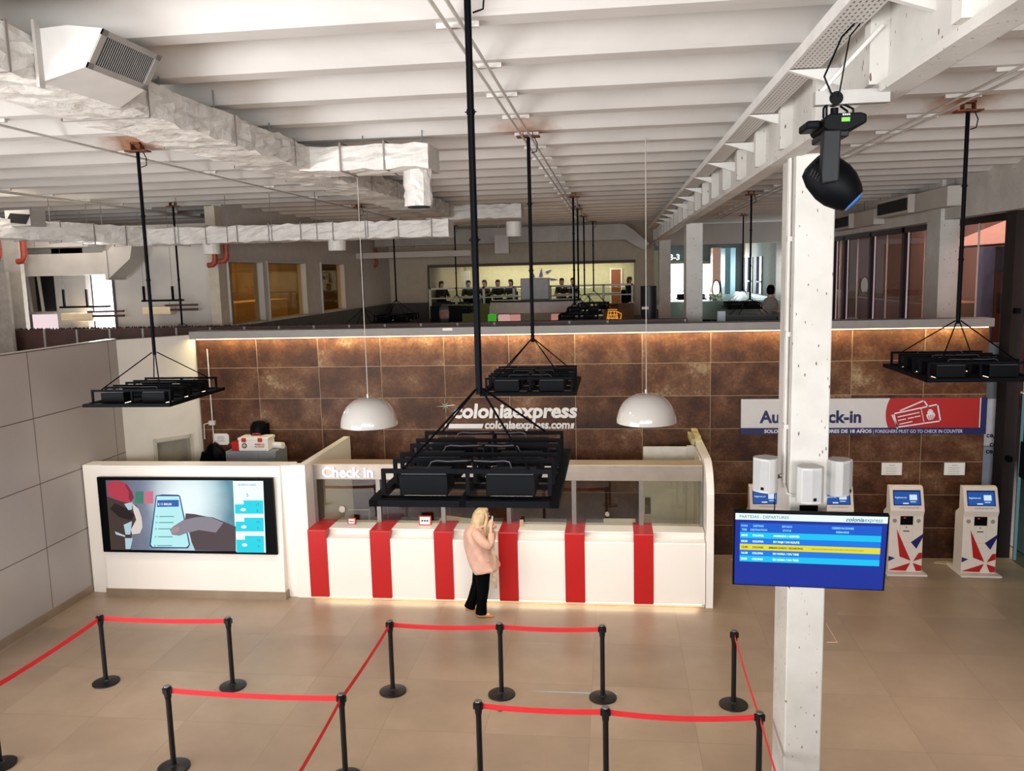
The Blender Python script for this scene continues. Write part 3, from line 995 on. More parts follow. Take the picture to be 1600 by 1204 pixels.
hangers(t, [(x, YD - .3, zD - .15) for x in (-8.4, -7.4, -6.5, -5.6, -4.6)] + [(-10.3, 14.5, zD), (-9.9, 15.0, zD)], 6.8)
p = at(28, 340, Y=13.9)
MB().box(at(8, 340, Y=13.5).x, at(47, 340, Y=13.5).x, 13.5, 13.9, at(28, 353, Y=13.5).z, at(28, 328, Y=13.5).z).build('diffuser', SHEET, t)
MB().prism([(at(u, v, Y=13.49).x, at(u, v, Y=13.49).z) for u, v in ((9, 347), (16, 333), (47, 335), (40, 350))], 'y', 13.485, 13.5).build('diffuser_opening', HOLE, t)

# rear grey duct before the far wall
t = thing('sheet_duct', 'grey rectangular sheet duct crossing in front of the cream far wall', 'air duct', (-4, 28.3, 6.4))
z0, z1 = at(840, 378, Y=28).z, 6.58
MB().box(-8.05, at(976, 365, Y=28).x, 28, 28.5, z0, z1 + .1).build('trunk', SHEET, t)
xx = at(976, 365, Y=28).x
MB().prism([(xx, z0), (xx + .6, z0 - .35), (xx + .8, z0 - .15), (xx + .3, z1 - .1), (xx, z1 + .1)], 'y', 28.02, 28.48).build('elbow', SHEET, t)
for i in range(9):
    x = -7.8 + i * 1.0
    if x < xx:
        MB().box(x, x + .03, 27.97, 28.53, z0 - .03, z1 + .13).build('joint_flange', SHEET, t)
t = thing('sheet_duct', 'lower white duct end with a square outlet hanging under the grey cross duct', 'air duct', (-6, 25, 6))
MB().box(at(540, 385, Y=26).x, at(735, 385, Y=26).x, 26, 26.4, at(640, 402, Y=26).z, at(640, 393, Y=26).z).build('trunk', ANX, t)
q = at(783, 372, Y=25)
one(MB().box(q.x - .2, q.x + .22, 25, 25.4, q.z - .45, q.z + .1).cyl((q.x - .1, 25.2, q.z), (q.x - .1, 25.2, 6.74), .01), 'ceiling_projector', SHEET, 'small pale box hanging before the cafe opening beside a dome cord', 'ceiling unit')

# annex trunk duct with cone
t = thing('sheet_duct', 'grey trunk duct with a tapered end crossing in front of the annex wall', 'air duct', (-10.5, 16.8, 5.4))
p, q = at(28, 432, Y=16.3), at(168, 394, Y=16.3)
MB().box(p.x, q.x, 16.3, 16.8, p.z, q.z).build('trunk', SHEET, t)
a1, a2 = at(208, 383, Y=16.3), at(205, 404, Y=16.3)
c0, c1 = at(170, 442, Y=16.3), at(186, 374, Y=16.3)
MB().prism([(q.x, p.z - .1), (q.x, q.z), (c1.x, c1.z), (a1.x, a1.z), (a2.x, a2.z)], 'y', 16.25, 16.8).build('cone', SHEET, t)
MB().box(q.x - .05, q.x + .02, 16.22, 16.85, p.z - .12, q.z + .03).build('flange', SHEET, t)
hangers(t, [(p.x + .3, 16.5, q.z), (q.x - .2, 16.5, q.z)])
t = thing('sheet_duct', 'wide grey duct overhead in the annex above the tapered trunk', 'air duct', (-11, 17.5, 6))
p, q = at(36, 388, Y=16.6), at(140, 366, Y=16.6)
MB().box(p.x - 1.5, q.x, 16.5, 17.1, p.z, q.z).build('trunk', SHEET, t)

# red fire pipes
REDP = mat('red_fire_pipe', '#8a3322', 0.55)
for px, py, X, Y, lb in ((36, 402, None, 15.6, 'red fire pipe elbow beside the grey-white post of the annex'), (-4, 402, None, 14.8, 'red fire pipe at the very edge beside the raw concrete stub'),
                         (352, 402, None, 16.2, 'red fire pipe dropping above the nearest amber window'), (334, 408, None, 16.3, 'short red fire pipe elbow above the cream corner pillar'),
                         (493, 410, None, 23.5, 'red fire pipe before the pillar between the amber windows'), (587, 413, None, 28.0, 'red fire pipe near the corner of the cream far wall')):
    p = at(px, py, Y=Y)
    r = .06 if Y < 16 else .055
    if px in (493, 587, 332):
        r = .05
    one(MB().tube([(p.x + .03, Y, p.z + .55), (p.x + .03, Y, p.z + .05), (p.x + .02, Y, p.z - .02), (p.x - .03, Y, p.z - .07), (p.x - .13, Y, p.z - .08)], r, 10), 'fire_pipe', REDP, lb, 'pipe', 'red fire pipes', smooth=True)

# ================================================================== conduits on the ceiling
COND = mat('painted_conduit', '#c4bfb8', 0.5)
for x, dxx, y0, y1, lb in ((-0.99, .09, -2, 27, 'pair of thin white conduits running along the ceiling in line with the nearest pole'),
                           (-5.75, .0, 2, 27, 'thin dark conduit running along the ceiling past the pole above the video screen'),
                           (3.2, .14, 0, 27, 'pair of conduits along the ceiling of the glazed bay'),
                           (-9.9, .12, 10, 27, 'bundle of conduits along the annex ceiling')):
    t = thing('conduit', lb, 'conduit', (x, 10, 6.7), 'ceiling conduits')
    MB().cyl((x, y0, 6.70), (x, y1, 6.70), .013, seg=8).build('pipe', COND, t)
    if dxx:
        MB().cyl((x + dxx, y0, 6.70), (x + dxx, y1, 6.70), .013, seg=8).build('pipe', COND, t)
    yy = first + 1.055 * 5 - .1
    while yy < y1:
        if yy > y0:
            MB().box(x - .09, x + dxx + .09, yy - .02, yy + .02, 6.715, 6.749).build('clamp', COND, t)
        yy += 1.055 * (1 if x != -5.75 else 2)

# ================================================================== perforated cable tray on the beam
t = thing('cable_tray', 'white perforated cable tray bracketed to the side of the long beam', 'cable tray', (1.22, 10, 6.4))
tx0, tx1, tz = 1.13, 1.30, 6.43
holes = []


def tray_mat():
    m = bpy.data.materials.new('perforated_tray')
    k = NT(m)
    sp = k.n('ShaderNodeSeparateXYZ')
    k.l(k.coord(), sp.inputs[0])
    fx = k.math('FRACT', k.math('DIVIDE', sp.outputs[0], 0.028))
    fy = k.math('FRACT', k.math('DIVIDE', sp.outputs[1], 0.06))
    hx = k.math('LESS_THAN', k.math('ABSOLUTE', k.math('SUBTRACT', fx, .5)), .17)
    hy = k.math('LESS_THAN', k.math('ABSOLUTE', k.math('SUBTRACT', fy, .5)), .25)
    k.l(k.mix(k.math('MULTIPLY', hx, hy), lin('#c9c5c0'), lin('#55504c')), k.b.inputs['Base Color'])
    k.b.inputs['Roughness'].default_value = .5
    return m


TRAYP = mat('tray_paint', '#cfccc7', 0.5)
MB().box(tx0, tx1, 0.2, 27, tz, tz + .006).build('bottom', tray_mat(), t)
MB().box(tx0 - .008, tx0, .2, 27, tz, tz + .07).box(tx1, tx1 + .008, .2, 27, tz, tz + .07).build('side_rail', TRAYP, t)
y = 1.0
while y < 24:
    MB().prism([(tx0 - .02, tz - .01), (1.44, tz - .01), (1.44, tz - .12)], 'y', y, y + .04).build('bracket', TRAYP, t)
    y += 1.55

# ================================================================== moving head spotlight on its arm
Y_ = 4.72
t = thing('spotlight_arm', 'white steel arm and strut welded to the beam above the black spotlight', 'bracket', (1.3, Y_, 6.15))
p0, p1 = at(1272, 155, Y=Y_), at(1366, 151, Y=Y_)
MB().box(p0.x, 1.44, Y_ - .03, Y_ + .03, p0.z - .035, p0.z + .035).build('arm', mat('grey_arm_paint', '#928e89', .6), t)
q = at(1364, 40, Y=Y_)
MB().cyl((p0.x + .03, Y_, p0.z + .03), (1.40, Y_, min(q.z, 6.66)), .012, seg=8).build('strut', TRAYP, t)
t = thing('moving_head_spotlight', 'black moving-head stage spotlight with a small green display hanging from the beam', 'spotlight', (1.3, Y_, 5.6))


def sp(px, py, dy=0.0):
    v = at(px, py, Y=Y_)
    return Vector((v.x, Y_ + dy, v.z))


def sp2(px, py):
    v = at(px, py, Y=Y_ - .16)
    return Vector((v.x, Y_, v.z))


c = sp2(1316, 186)
arm_z = p0.z
MB().cyl((c.x - .0, Y_ - .035, arm_z - .005), (c.x, Y_ + .035, arm_z - .005), .035, seg=16).build('clamp', BLACKP, t)
MB().cyl((c.x, Y_, arm_z - .05), (c.x, Y_, c.z + .05), .02).build('clamp_bolt', BLACKP, t)
l, r_, top, bot = sp2(1288, 186).x, sp2(1355, 186).x, sp2(1316, 176).z, sp2(1316, 202).z
bm_ = MB().prism([(l, bot + .02), (l + .02, bot), (r_ - .1, bot - .01), (r_, bot + .03), (r_, top - .01), (r_ - .03, top), (l + .03, top), (l, top - .02)], 'y', Y_ - .16, Y_ + .16)
base_ = bm_.build('base', BLACKP, t, bevel=.008)
MB().box(sp2(1265, 186).x, l, Y_ - .1, Y_ + .1, bot + .02, sp2(1290, 184).z).build('side_box', BLACKP, t, bevel=.01)
dsp = sp2(1322, 187)
MB().box(dsp.x - .022, dsp.x + .018, Y_ - .166, Y_ - .16, dsp.z - .008, dsp.z + .012).build('display', glow('green_display', '#8fe05a', 1.2), base_)
m = MB()
for i in range(4):
    m.box(dsp.x - .018 + i * .01, dsp.x - .012 + i * .01, Y_ - .165, Y_ - .16, dsp.z + .022, dsp.z + .03)
m.build('buttons', mat('pale_button', '#c8c8c8', .5), base_)
# yoke
yl, yr = sp2(1284, 240), sp2(1310, 240)
m = MB().prism([(sp2(1287, 206).x, bot), (sp2(1314, 206).x, bot), (sp2(1311, 270).x, sp2(1311, 283).z), (sp2(1285, 270).x, sp2(1285, 287).z), (sp2(1283, 270).x, sp2(1283, 270).z)], 'y', Y_ - .17, Y_ - .10)
m.prism([(sp2(1314, 205).x, bot), (sp2(1331, 205).x, bot), (sp2(1331, 250).x, sp2(1331, 265).z), (sp2(1314, 250).x, sp2(1314, 265).z)], 'y', Y_ + .10, Y_ + .17)
m.box(sp2(1290, 206).x, sp2(1328, 206).x, Y_ - .15, Y_ + .15, bot - .035, bot)
m.build('yoke', mat('black_plastic_soft', '#0c0e12', .5, spec=.2), t, bevel=.008)
# head: lathe along a tilted axis
hc = sp2(1313, 279)
ax = (sp2(1336, 303) - sp2(1278, 246)).normalized()
ax = Vector((ax.x, -0.12, ax.z)).normalized()
hb = MB().lathe([(.05, -.15), (.085, -.135), (.11, -.08), (.122, 0), (.115, .06), (.09, .12), (.07, .15), (.068, .15)], (0, 0, 0), 18)
ROT = Vector((0, 0, 1)).rotation_difference(ax).to_matrix()
for v in hb.v:
    w2 = ROT @ v
    v.x, v.y, v.z = hc.x + w2.x, Y_ + w2.y * .85, hc.z + w2.z
hd = hb.build('lamp_head', BLACKP, t, smooth=True)
lb_ = MB().lathe([(.0, .15), (.062, .151), (.058, .16), (.035, .168), (.0, .17)], (0, 0, 0), 18)
for v in lb_.v:
    w2 = ROT @ v
    v.x, v.y, v.z = hc.x + w2.x, Y_ + w2.y * .85, hc.z + w2.z
lb_.build('lens', mat('blue_lens', '#3f6fae', .08, .3, var=0), hd, smooth=True)
m = MB()
for i in range(4):
    v = sp2(1270 + i * 4, 268 + i * 3)
    m.obox((v.x, Y_ - .128, v.z), (.006, .02, .035), Matrix.Rotation(.4, 3, 'Y'))
m.build('cooling_slots', HOLE, hd)
m = MB()
for dx, h in ((-.06, .05), (-.045, .07), (.09, .04), (.06, .03)):
    m.tube([(c.x + dx, Y_ - .02, top), (c.x + dx, Y_ - .02, top + h), (c.x + dx * .5, Y_, top + h + .03)], .006, 6)
m.tube([(c.x - .02, Y_ - .04, arm_z), (c.x - .07, Y_ - .06, arm_z + .1), (c.x + .02, Y_ - .03, arm_z + .3), (1.42, Y_, 6.6)], .005, 6)
m.tube([(c.x + .01, Y_ - .04, arm_z), (c.x + .03, Y_ - .06, arm_z + .16), (c.x + .06, Y_ - .03, arm_z + .3), (1.42, Y_, 6.6)], .004, 6)
m.build('cable', BLACKP, t)

# ================================================================== air units on the glazed side
for px0, px1, py0, py1, lb in ((1378, 1480, 303, 331, 'white air unit with a black slot high on the glazed side, nearest of the pair'), (1303, 1365, 337, 352, 'white air unit with a black slot high on the glazed side, farther of the pair')):
    Xu = 6.3
    t = thing('air_unit', lb, 'air unit', tuple(at(px1, py1, X=Xu)), 'air units on the glazed side')
    a_, b_ = at(px1, (py0 + py1) / 2, X=Xu).y, at((px0 + px1) / 2, (py0 + py1) / 2, X=Xu).y
    z = at((px0 + px1) / 2, (py0 + py1) / 2, X=Xu).z
    h = .19
    MB().box(Xu, Xu + .45, a_, b_, z - h, z + h).build('casing', ANX, t, bevel=.015)
    # slotted outlet turned towards the hall
    b2 = at(px0, (py0 + py1) / 2, X=Xu).y
    MB().prism([(Xu, b_), (Xu - .1, b_ + .1), (Xu - .1, b2), (Xu + .3, b2 + .2), (Xu + .3, b_)], 'z', z - h, z + h).build('outlet', ANX, t)
    MB().box(Xu - .112, Xu - .1, b_ + .14, b2 - .04, z - h + .06, z + h - .06).build('slot', HOLE, t)
    hangers(t, [(Xu + .2, a_ + .2, z), (Xu + .2, b_ - .2, z)])
# suspended line lamps before the annex wall
for px0, px1, py, hx0, hx1, lb in ((94, 193, 493, 96, 132, 'hanging pair of dark bars with a cream plate before the bright annex window'), (222, 308, 483, 222, 267, 'hanging pair of dark bars with a white plate before the white annex wall')):
    Yb = 16.75
    a_, b_ = at(px0, py, Y=Yb), at(px1, py - 3, Y=Yb)
    t = thing('hanging_bar_lamp', lb, 'hanging lamp', tuple(a_), 'bar lamps before the annex wall')
    xm = (a_.x + b_.x) / 2
    MB().box(xm - .1, b_.x, Yb, Yb + .05, a_.z - .05, a_.z).box(xm - .1, b_.x, Yb, Yb + .05, a_.z + .05, a_.z + .09).build('lower_bar', BROWN, t)
    MB().box(a_.x, xm + .02, Yb - .01, Yb + .2, a_.z - .13, a_.z + .05).build('plate', mat('cream_plate', '#d8c4a4', .5), t, bevel=.03)
    zz = at(px0, 480 if px0 < 200 else 470, Y=Yb).z
    MB().box(a_.x, b_.x - .3, Yb, Yb + .04, zz - .02, zz + .02).build('upper_bar', BLACK, t)
    for hx in (hx0, hx1):
        hp = at(hx, 450, Y=Yb)
        MB().box(hp.x, hp.x + .04, Yb, Yb + .04, zz, at(hx, 452 if px0 < 200 else 447, Y=Yb).z).build('hanger', BLACK, t)
        MB().cyl((hp.x + .02, Yb + .02, zz), (hp.x + .02, Yb + .02, 6.7), .004, seg=5).build('wire', WIRE, t)
    MB().cyl((xm, Yb + .02, a_.z), (xm, Yb + .02, zz), .006, seg=5).cyl((b_.x - .4, Yb + .02, a_.z), (b_.x - .4, Yb + .02, zz), .006, seg=5).build('link', WIRE, t)
# ================================================================== check-in counter
RED = mat('red_lacquer', '#b30b0b', 0.4, var=0.02, scale=2)
YC = 12.45
CX0, CX1 = -4.93, 1.37
t = thing('check_in_counter', 'long white check-in counter with red stripes below the rusty wall', 'counter', (-1.8, YC, 0))
body = MB().box(CX0, CX1, YC + .02, YC + .7, 0.07, 1.02)
body.prism([(YC + .02, 1.02), (YC + .035, 1.035), (YC + .2, 1.06), (YC + .2, 1.14), (YC + .7, 1.14), (YC + .7, 1.02)], 'x', CX0, CX1)
body.build('body', WHITE_LAC, t)
MB().box(CX0, CX1, YC + .16, YC + .62, 1.14, 1.165).build('worktop', WHITE_LAC, t, bevel=.006)
MB().box(CX0, CX1, YC + .08, YC + .6, 0.0, 0.07).build('toe_kick', mat('toe_cream', '#d8c9b4', .5), t)
MB().box(CX0 + .05, CX1 - .05, YC + .045, YC + .06, 0.045, 0.062).build('toe_light', glow('toe_led', '#ffe2b0', 3), t)
sx = []
for a_, b_ in ((480, 509), (577, 608), (677, 706), (778, 808), (882, 913), (990, 1021)):
    sx.append((at(a_, 830, Y=YC).x, at(b_, 830, Y=YC).x))
for a_, b_ in sx:
    MB().prism([(YC, .06), (YC, 1.165), (YC + .012, 1.18), (YC + .6, 1.18), (YC + .6, 1.14), (YC + .2, 1.14), (YC + .08, 1.02), (YC + .05, .06)], 'x', a_, b_).build('red_stripe', RED, t, bevel=.004)
mb = MB()
for (a_, b_), (c_, d_) in zip(sx, sx[1:]):
    mb.box(b_ + .002, b_ + .006, YC + .016, YC + .03, .08, 1.0)

# end wall and partition
mb = MB()
arc = [(YC + .0 + .55 - .55 * math.cos(a), 1.72 + .55 * math.sin(a)) for a in [i * PI / 2 / 10 for i in range(11)]]
profile = [(YC + .05, 0), (YC + .0, .9)] + arc + [(14.9, 2.3), (14.9, 0)]
mb.prism(profile, 'x', CX1 + .01, CX1 + .12)
struct(mb, 'wall_counter_end', WHITE_LAC, 'white end wall with a rounded top corner closing the check-in counter', 'wall', loc=(0, 0, 0))
one(MB().box(CX1 - .0, CX1 + .10, 14.2, 14.92, 2.27, 2.36).box(CX1 - .06, CX1 + .0, 14.2, 14.9, 2.2, 2.3), 'rough_coping', mat('raw_foam_edge', '#b5a679', .9, var=.3, scale=9), 'unfinished yellowish coping on the back of the white counter end wall', 'coping')
struct(MB().box(CX0 - .24, CX0 - .0, YC + .1, YC + .25, 0, 2.22).box(CX0 - .12, CX0 - .0, YC + .25, 14.9, 0, 2.22), 'partition_wall', WHITE_LAC, 'white partition running back from between the video screen and the counter', 'wall', loc=(0, 0, 0))

# glazed screen over the counter
YG = 12.9
t = thing('counter_screen', 'steel and glass screen standing on the check-in counter with lit Check in letters', 'screen', (-1.8, YG, 1.165))
MB().box(CX0, CX1, YG, YG + .1, 1.90, 2.14).build('header_bar', STEEL, t, bevel=.004)
MB().box(CX0, CX1, YG - .01, YG + .34, 2.14, 2.16).build('header_cap', mat('header_cap_tan', '#b8a690', .4, .3), t)
postx = [at(p, 800, Y=YG).x for p in (592, 692.5, 795, 897, 1002)]
PST = mat('grey_steel_post', '#8f8a85', .35, .7)
for x in postx:
    MB().box(x - .035, x + .035, YG + .01, YG + .08, 1.18, 1.90).build('post', PST, t)
MB().box(CX0, CX0 + .05, YG, YG + .3, 1.165, 1.9).build('post', PST, t)
MB().box(CX1 - .04, CX1, YG, YG + .1, 1.165, 1.9).build('post', PST, t)
PANE = glass('counter_glass', '#e4e4dd', 0.05)
xs = [CX0 + .03] + postx + [CX1 - .02]
for a_, b_ in zip(xs, xs[1:]):
    MB().box(a_, b_, YG + .04, YG + .048, 1.166, 1.9).build('pane', PANE, t)
LTR = glow('lit_white_letters', '#f4f0ff', 1.5)
p = at(503, 745, Y=YG - .03)
q = at(582, 745, Y=YG - .03)
words3d('lit_letters', 'Check in', .24, LTR, t, p, (1, 0, 0), (0, 0, 1), .012, .0035, width=q.x - p.x)
for px, py, lb in ((535, 795, 'speak hole'), (949, 803, 'speak hole')):
    p = at(px, py, Y=YG + .03)
    MB().cyl((p.x, YG + .01, p.z), (p.x, YG + .07, p.z), .055 if px < 600 else .035, seg=24).build('speak_through', STEEL, t, bevel=.006)
p = at(545, 796, Y=YG + .05); q = at(577, 796, Y=YG + .05); r_ = at(577, 815, Y=YG + .05)
MB().tube([p, q, r_], .004, 5).build('wire', mat('thin_white_wire', '#d0cabd', .5), t)

# small things on the worktop
PAPER = mat('white_card', '#e9e4dc', .6, var=.02)


def small_frame(px, py, w, h, label):
    p = at(px, py, Y=YG - .07)
    t = thing('card_frame', label, 'card holder', (p.x, YG - .07, 1.166), 'red card frames on the counter')
    MB().prism([(YG - .09, 1.166), (YG - .03, 1.166), (YG - .055, 1.166 + h), (YG - .07, 1.166 + h)], 'x', p.x - w / 2, p.x + w / 2).build('frame', RED, t)
    MB().add([(p.x - w / 2 + .018, YG - .0925, 1.184), (p.x + w / 2 - .018, YG - .0925, 1.184), (p.x + w / 2 - .018, YG - .075, 1.166 + h - .016), (p.x - w / 2 + .018, YG - .075, 1.166 + h - .016)], [(0, 1, 2, 3)]).build('card', PAPER, t, fix=False)
    w2 = w * .3
    m = MB()
    for k in range(3):
        m.add([(p.x - w2 + k * w2 * .7, YG - .0945, 1.166 + h * .42), (p.x - w2 + k * w2 * .7 + w2 * .5, YG - .0945, 1.166 + h * .42), (p.x - w2 + k * w2 * .7 + w2 * .6, YG - .088, 1.166 + h * .62), (p.x - w2 + k * w2 * .7 + w2 * .1, YG - .088, 1.166 + h * .60)], [(0, 1, 2, 3)])
    m.build('print', INK, t, fix=False)


small_frame(550, 819, .13, .10, 'small red-framed card on the counter by the Check in letters')
small_frame(664.5, 821, .20, .15, 'larger red-framed card on the counter before the woman')
p = at(815, 818, Y=YG - .06)
one(MB().prism([(YG - .1, 1.166), (YG - .02, 1.166), (YG - .06, 1.27)], 'x', p.x - .03, p.x + .03), 'tent_card', mat('tan_card', '#b59a80', .6), 'small tan tent card on the counter beside a red stripe', 'card')
p, q = at(943, 812, Y=13.3), at(993, 812, Y=13.3)
t = thing('monitor', 'white back of a monitor standing behind the counter glass', 'monitor', ((p.x + q.x) / 2, 13.4, 1.0))
MB().box(p.x, q.x, 13.3, 13.34, p.z - .28, p.z + .02).build('casing', WHITE_LAC, t, bevel=.008)
MB().box((p.x + q.x) / 2 - .03, (p.x + q.x) / 2 + .03, 13.34, 13.4, .85, p.z - .1).box((p.x + q.x) / 2 - .12, (p.x + q.x) / 2 + .12, 13.3, 13.5, .82, .85).build('stand', WHITE_LAC, t)
one(MB().box(CX0 + .1, CX1 - .05, 13.15, 13.75, .72, .78).box(CX0 + .1, CX0 + .16, 13.2, 13.7, 0, .72).box(CX1 - .11, CX1 - .05, 13.2, 13.7, 0, .72), 'staff_desk', WHITE_LAC, 'long white staff desk behind the counter front', 'desk')
p, q = at(697, 806, Y=13.4), at(735, 815, Y=13.4)
one(MB().obox(((p.x + q.x) / 2, 13.4, (p.z + q.z) / 2 - .04), (q.x - p.x + .2, .35, .04), Matrix.Rotation(.12, 3, 'Y')).box((p.x + q.x) / 2 - .05, (p.x + q.x) / 2 + .05, 13.35, 13.45, .78, (p.z + q.z) / 2 - .04), 'raised_shelf', WHITE_LAC, 'slanted white shelf behind the counter glass beside the woman', 'shelf')
# white door behind the counter
t = thing('door_3', 'white door with a dark handle plate behind the counter glass at its white end wall', 'door', (.95, 14.2, 0), kind='structure')
x0, x1 = at(1005, 700, Y=14.2).x, CX1
MB().box(x0, x1, 14.2, 14.25, 0, 2.17).build('door_panel', mat('cream_door', '#d6cfc3', .5), t)
p = at(1012, 790, Y=14.19)
MB().box(p.x - .045, p.x + .05, 14.18, 14.2, p.z - .14, p.z + .15).cyl((p.x, 14.14, p.z + .03), (p.x, 14.2, p.z + .03), .015).build('handle_plate', mat('handle_bronze', '#4b4036', .4, .5), t)
MB().box(x1 - .02, x1, 13.2, 14.2, 0, 2.2).box(x1 - .14, x1, 14.12, 14.2, 0, 2.2).build('door_frame', mat('cream_door', '#d6cfc3', .5), t)

# ================================================================== video block
TX0, TX1 = at(160, 800, Y=YC).x - .02, at(438, 800, Y=YC).x
t = thing('screen_block', 'white cabinet block housing the large video screen beside the panelled wall', 'cabinet', (-6.95, YC, 0))
MB().prism([(YC - .01, .12), (YC + .09, 2.205), (YC + .12, 2.205), (YC + .12, .12)], 'x', TX0, TX1).build('front_panel', WHITE_LAC, t)
MB().box(XL + .02, CX0 - .245, YC + .12, YC + .42, 0, 2.205).build('body', WHITE_LAC, t, bevel=.006)
MB().box(TX0 - .02, TX1 + .02, YC - .03, YC + .12, 0, .13).build('kick_plate', KICK, t)

t = thing('video_screen', 'large wide video screen in the white block showing a hand holding a phone', 'screen', (-6.95, YC, .75))
vx0, vx1, vz0, vz1 = -8.44, -5.43, .765, 2.035
MB().box(vx0, vx1, YC - .03, YC + .025, vz0, vz1).build('casing', BLACKP, t)
W, Hh = vx1 - vx0, vz1 - vz0


def U(u, v, k=0):
    """screen pixel of a 1600x774 study crop to the screen plane"""
    uu = (u - (50 + (v - 75) * .085)) / 1435.0
    vv = (v - (75 + (u - 50) * .004)) / (610 + (u - 50) * .006)
    return (vx0 + W * uu, YC - .0315 - k * .0006, vz1 - Hh * vv)


def pic(name, pts, m, k, parent):
    return MB().poly([U(u, v, k) for u, v in pts]).build(name, m, parent, fix=False)


def ell(cx, cy, rx, ry, n=20, rot=0):
    out = []
    for i in range(n):
        a = 2 * PI * i / n
        x, y = rx * math.cos(a), ry * math.sin(a)
        out.append((cx + x * math.cos(rot) - y * math.sin(rot), cy + x * math.sin(rot) + y * math.cos(rot)))
    return out


def back_mat():
    m = bpy.data.materials.new('screen_picture_back')
    k = NT(m)
    sp_ = k.n('ShaderNodeSeparateXYZ')
    k.l(k.coord(), sp_.inputs[0])
    u = k.math('DIVIDE', sp_.outputs[0], W)
    c = k.ramp(k.math('ADD', u, .5), [(0.0, lin('#4a4550')), (.25, lin('#7d7f94')), (.34, lin('#a0aec0')), (.45, lin('#dff2fa')), (.58, lin('#bfe6f0')), (.72, lin('#6fa6b8')), (.85, lin('#4c7a8c'))])
    n_ = k.noise(k.coord(), 2.3, 3)
    c = k.mix(k.ramp(n_, [(.35, .45), (.65, 0.0)]), c, lin('#3f5f70'))
    v = k.math('DIVIDE', sp_.outputs[2], Hh)
    du = k.math('MULTIPLY', k.math('SUBTRACT', u, .02), 2.4)
    dv = k.math('SUBTRACT', v, .72)
    rr_ = k.math('SQRT', k.math('ADD', k.math('MULTIPLY', du, du), k.math('MULTIPLY', dv, dv)))
    c = k.mix(k.ramp(rr_, [(.12, 1.0), (.6, 0.0)]), c, lin('#f0fdff'))
    k.l(c, k.b.inputs['Emission Color'])
    k.b.inputs['Emission Strength'].default_value = 1.0
    k.b.inputs['Specular IOR Level'].default_value = .1
    k.b.inputs['Base Color'].default_value = (.01, .01, .01, 1)
    return m


SCR = lambda n, h, s=1.0: glow('screen_' + n, h, s)
pb = MB().poly([U(125, 98), (U(1180, 98)), U(1205, 672), U(165, 665)]).build('picture', back_mat(), t, fix=False)
pic('hat', [(135, 130), (170, 105), (230, 100), (300, 125), (345, 190), (362, 240), (330, 275), (300, 280), (230, 262), (150, 225)], SCR('hat', '#b23a4a'), 2, pb)
pic('hat', [(300, 125), (345, 190), (362, 240), (335, 275), (318, 240), (320, 190), (290, 140)], SCR('hat_shade', '#8a2336'), 3, pb)
pic('coat', [(135, 230), (230, 262), (320, 285), (380, 300), (420, 380), (430, 480), (410, 530), (340, 545), (335, 667), (165, 667)], SCR('coat', '#44362f'), 1, pb)
pic('fur', [(350, 285), (400, 330), (425, 400), (432, 480), (410, 530), (345, 540), (335, 500), (380, 420), (355, 340)], SCR('fur', '#d9cfc6'), 2, pb)
pic('coat_band', [(200, 285), (310, 330), (365, 380), (340, 425), (240, 400), (160, 330)], SCR('band', '#241a18'), 3, pb)
for pts in ([(280, 290), (350, 275), (345, 335), (315, 340)], [(275, 460), (345, 430), (330, 540), (290, 540)], [(200, 515), (290, 550), (285, 560), (210, 540)], [(285, 570), (350, 570), (330, 660), (290, 660)]):
    pic('flowers', pts, SCR('flowers', '#aecbd6'), 4, pb)
pic('green_picture', [(375, 187), (442, 187), (440, 285), (370, 285)], SCR('green_pic', '#3f7f6a'), 1, pb)
pic('pink_picture', [(450, 187), (522, 187), (522, 285), (448, 285)], SCR('pink_pic', '#cf6d83'), 1, pb)
pic('arm', [(790, 365), (860, 370), (960, 390), (1010, 395), (1200, 470), (1205, 672), (870, 668), (840, 600), (820, 520), (780, 470)], SCR('arm', '#54474a'), 2, pb)
ph = pic('phone', [(545, 220), (600, 212), (730, 214), (745, 225), (828, 620), (810, 652), (510, 650), (490, 630)], SCR('phone_rim', '#233a7c'), 3, pb)
pic('phone_screen', [(552, 226), (736, 226), (818, 620), (800, 642), (515, 640), (502, 622)], SCR('phone_face', '#b9f0f2'), 4, pb)
pic('phone_bar', [(556, 258), (733, 255), (735, 310), (553, 314)], SCR('phone_bar', '#2f63b0'), 5, pb)
for i, v in enumerate((391, 440, 492, 557, 630)):
    x0 = 545 - (v - 391) * .07
    pic('menu_line', [(x0 + 28, v - 3), (x0 + 150, v - 4), (x0 + 150, v + 3), (x0 + 28, v + 4)], SCR('menu_line', '#4f8f9a'), 5, pb)
    pic('menu_dot', ell(x0 + 8, v, 9, 9, 10), SCR('menu_dot', '#86c8d0'), 5, pb)
words3d('phone_amount', '$ 11.000,00', .05, SCR('white', '#ffffff'), pb, U(562, 298, 6), (1, 0, 0), (0, 0, 1), .0003, .001)
pic('thumb', [(660, 500), (690, 470), (770, 420), (880, 395), (990, 392), (1100, 440), (1040, 520), (900, 500), (800, 525), (740, 548), (680, 540)], SCR('thumb', '#8c8690'), 6, pb)
pic('thumb_nail', ell(705, 500, 38, 24, 14, -.4), SCR('nail', '#a98f96'), 7, pb)
sd = MB().poly([U(1172, 102, 1), U(1415, 102, 1), U(1448, 682, 1), U(1205, 676, 1)]).build('side_column', SCR('side_white', '#effdff', 1.05), t, fix=False)
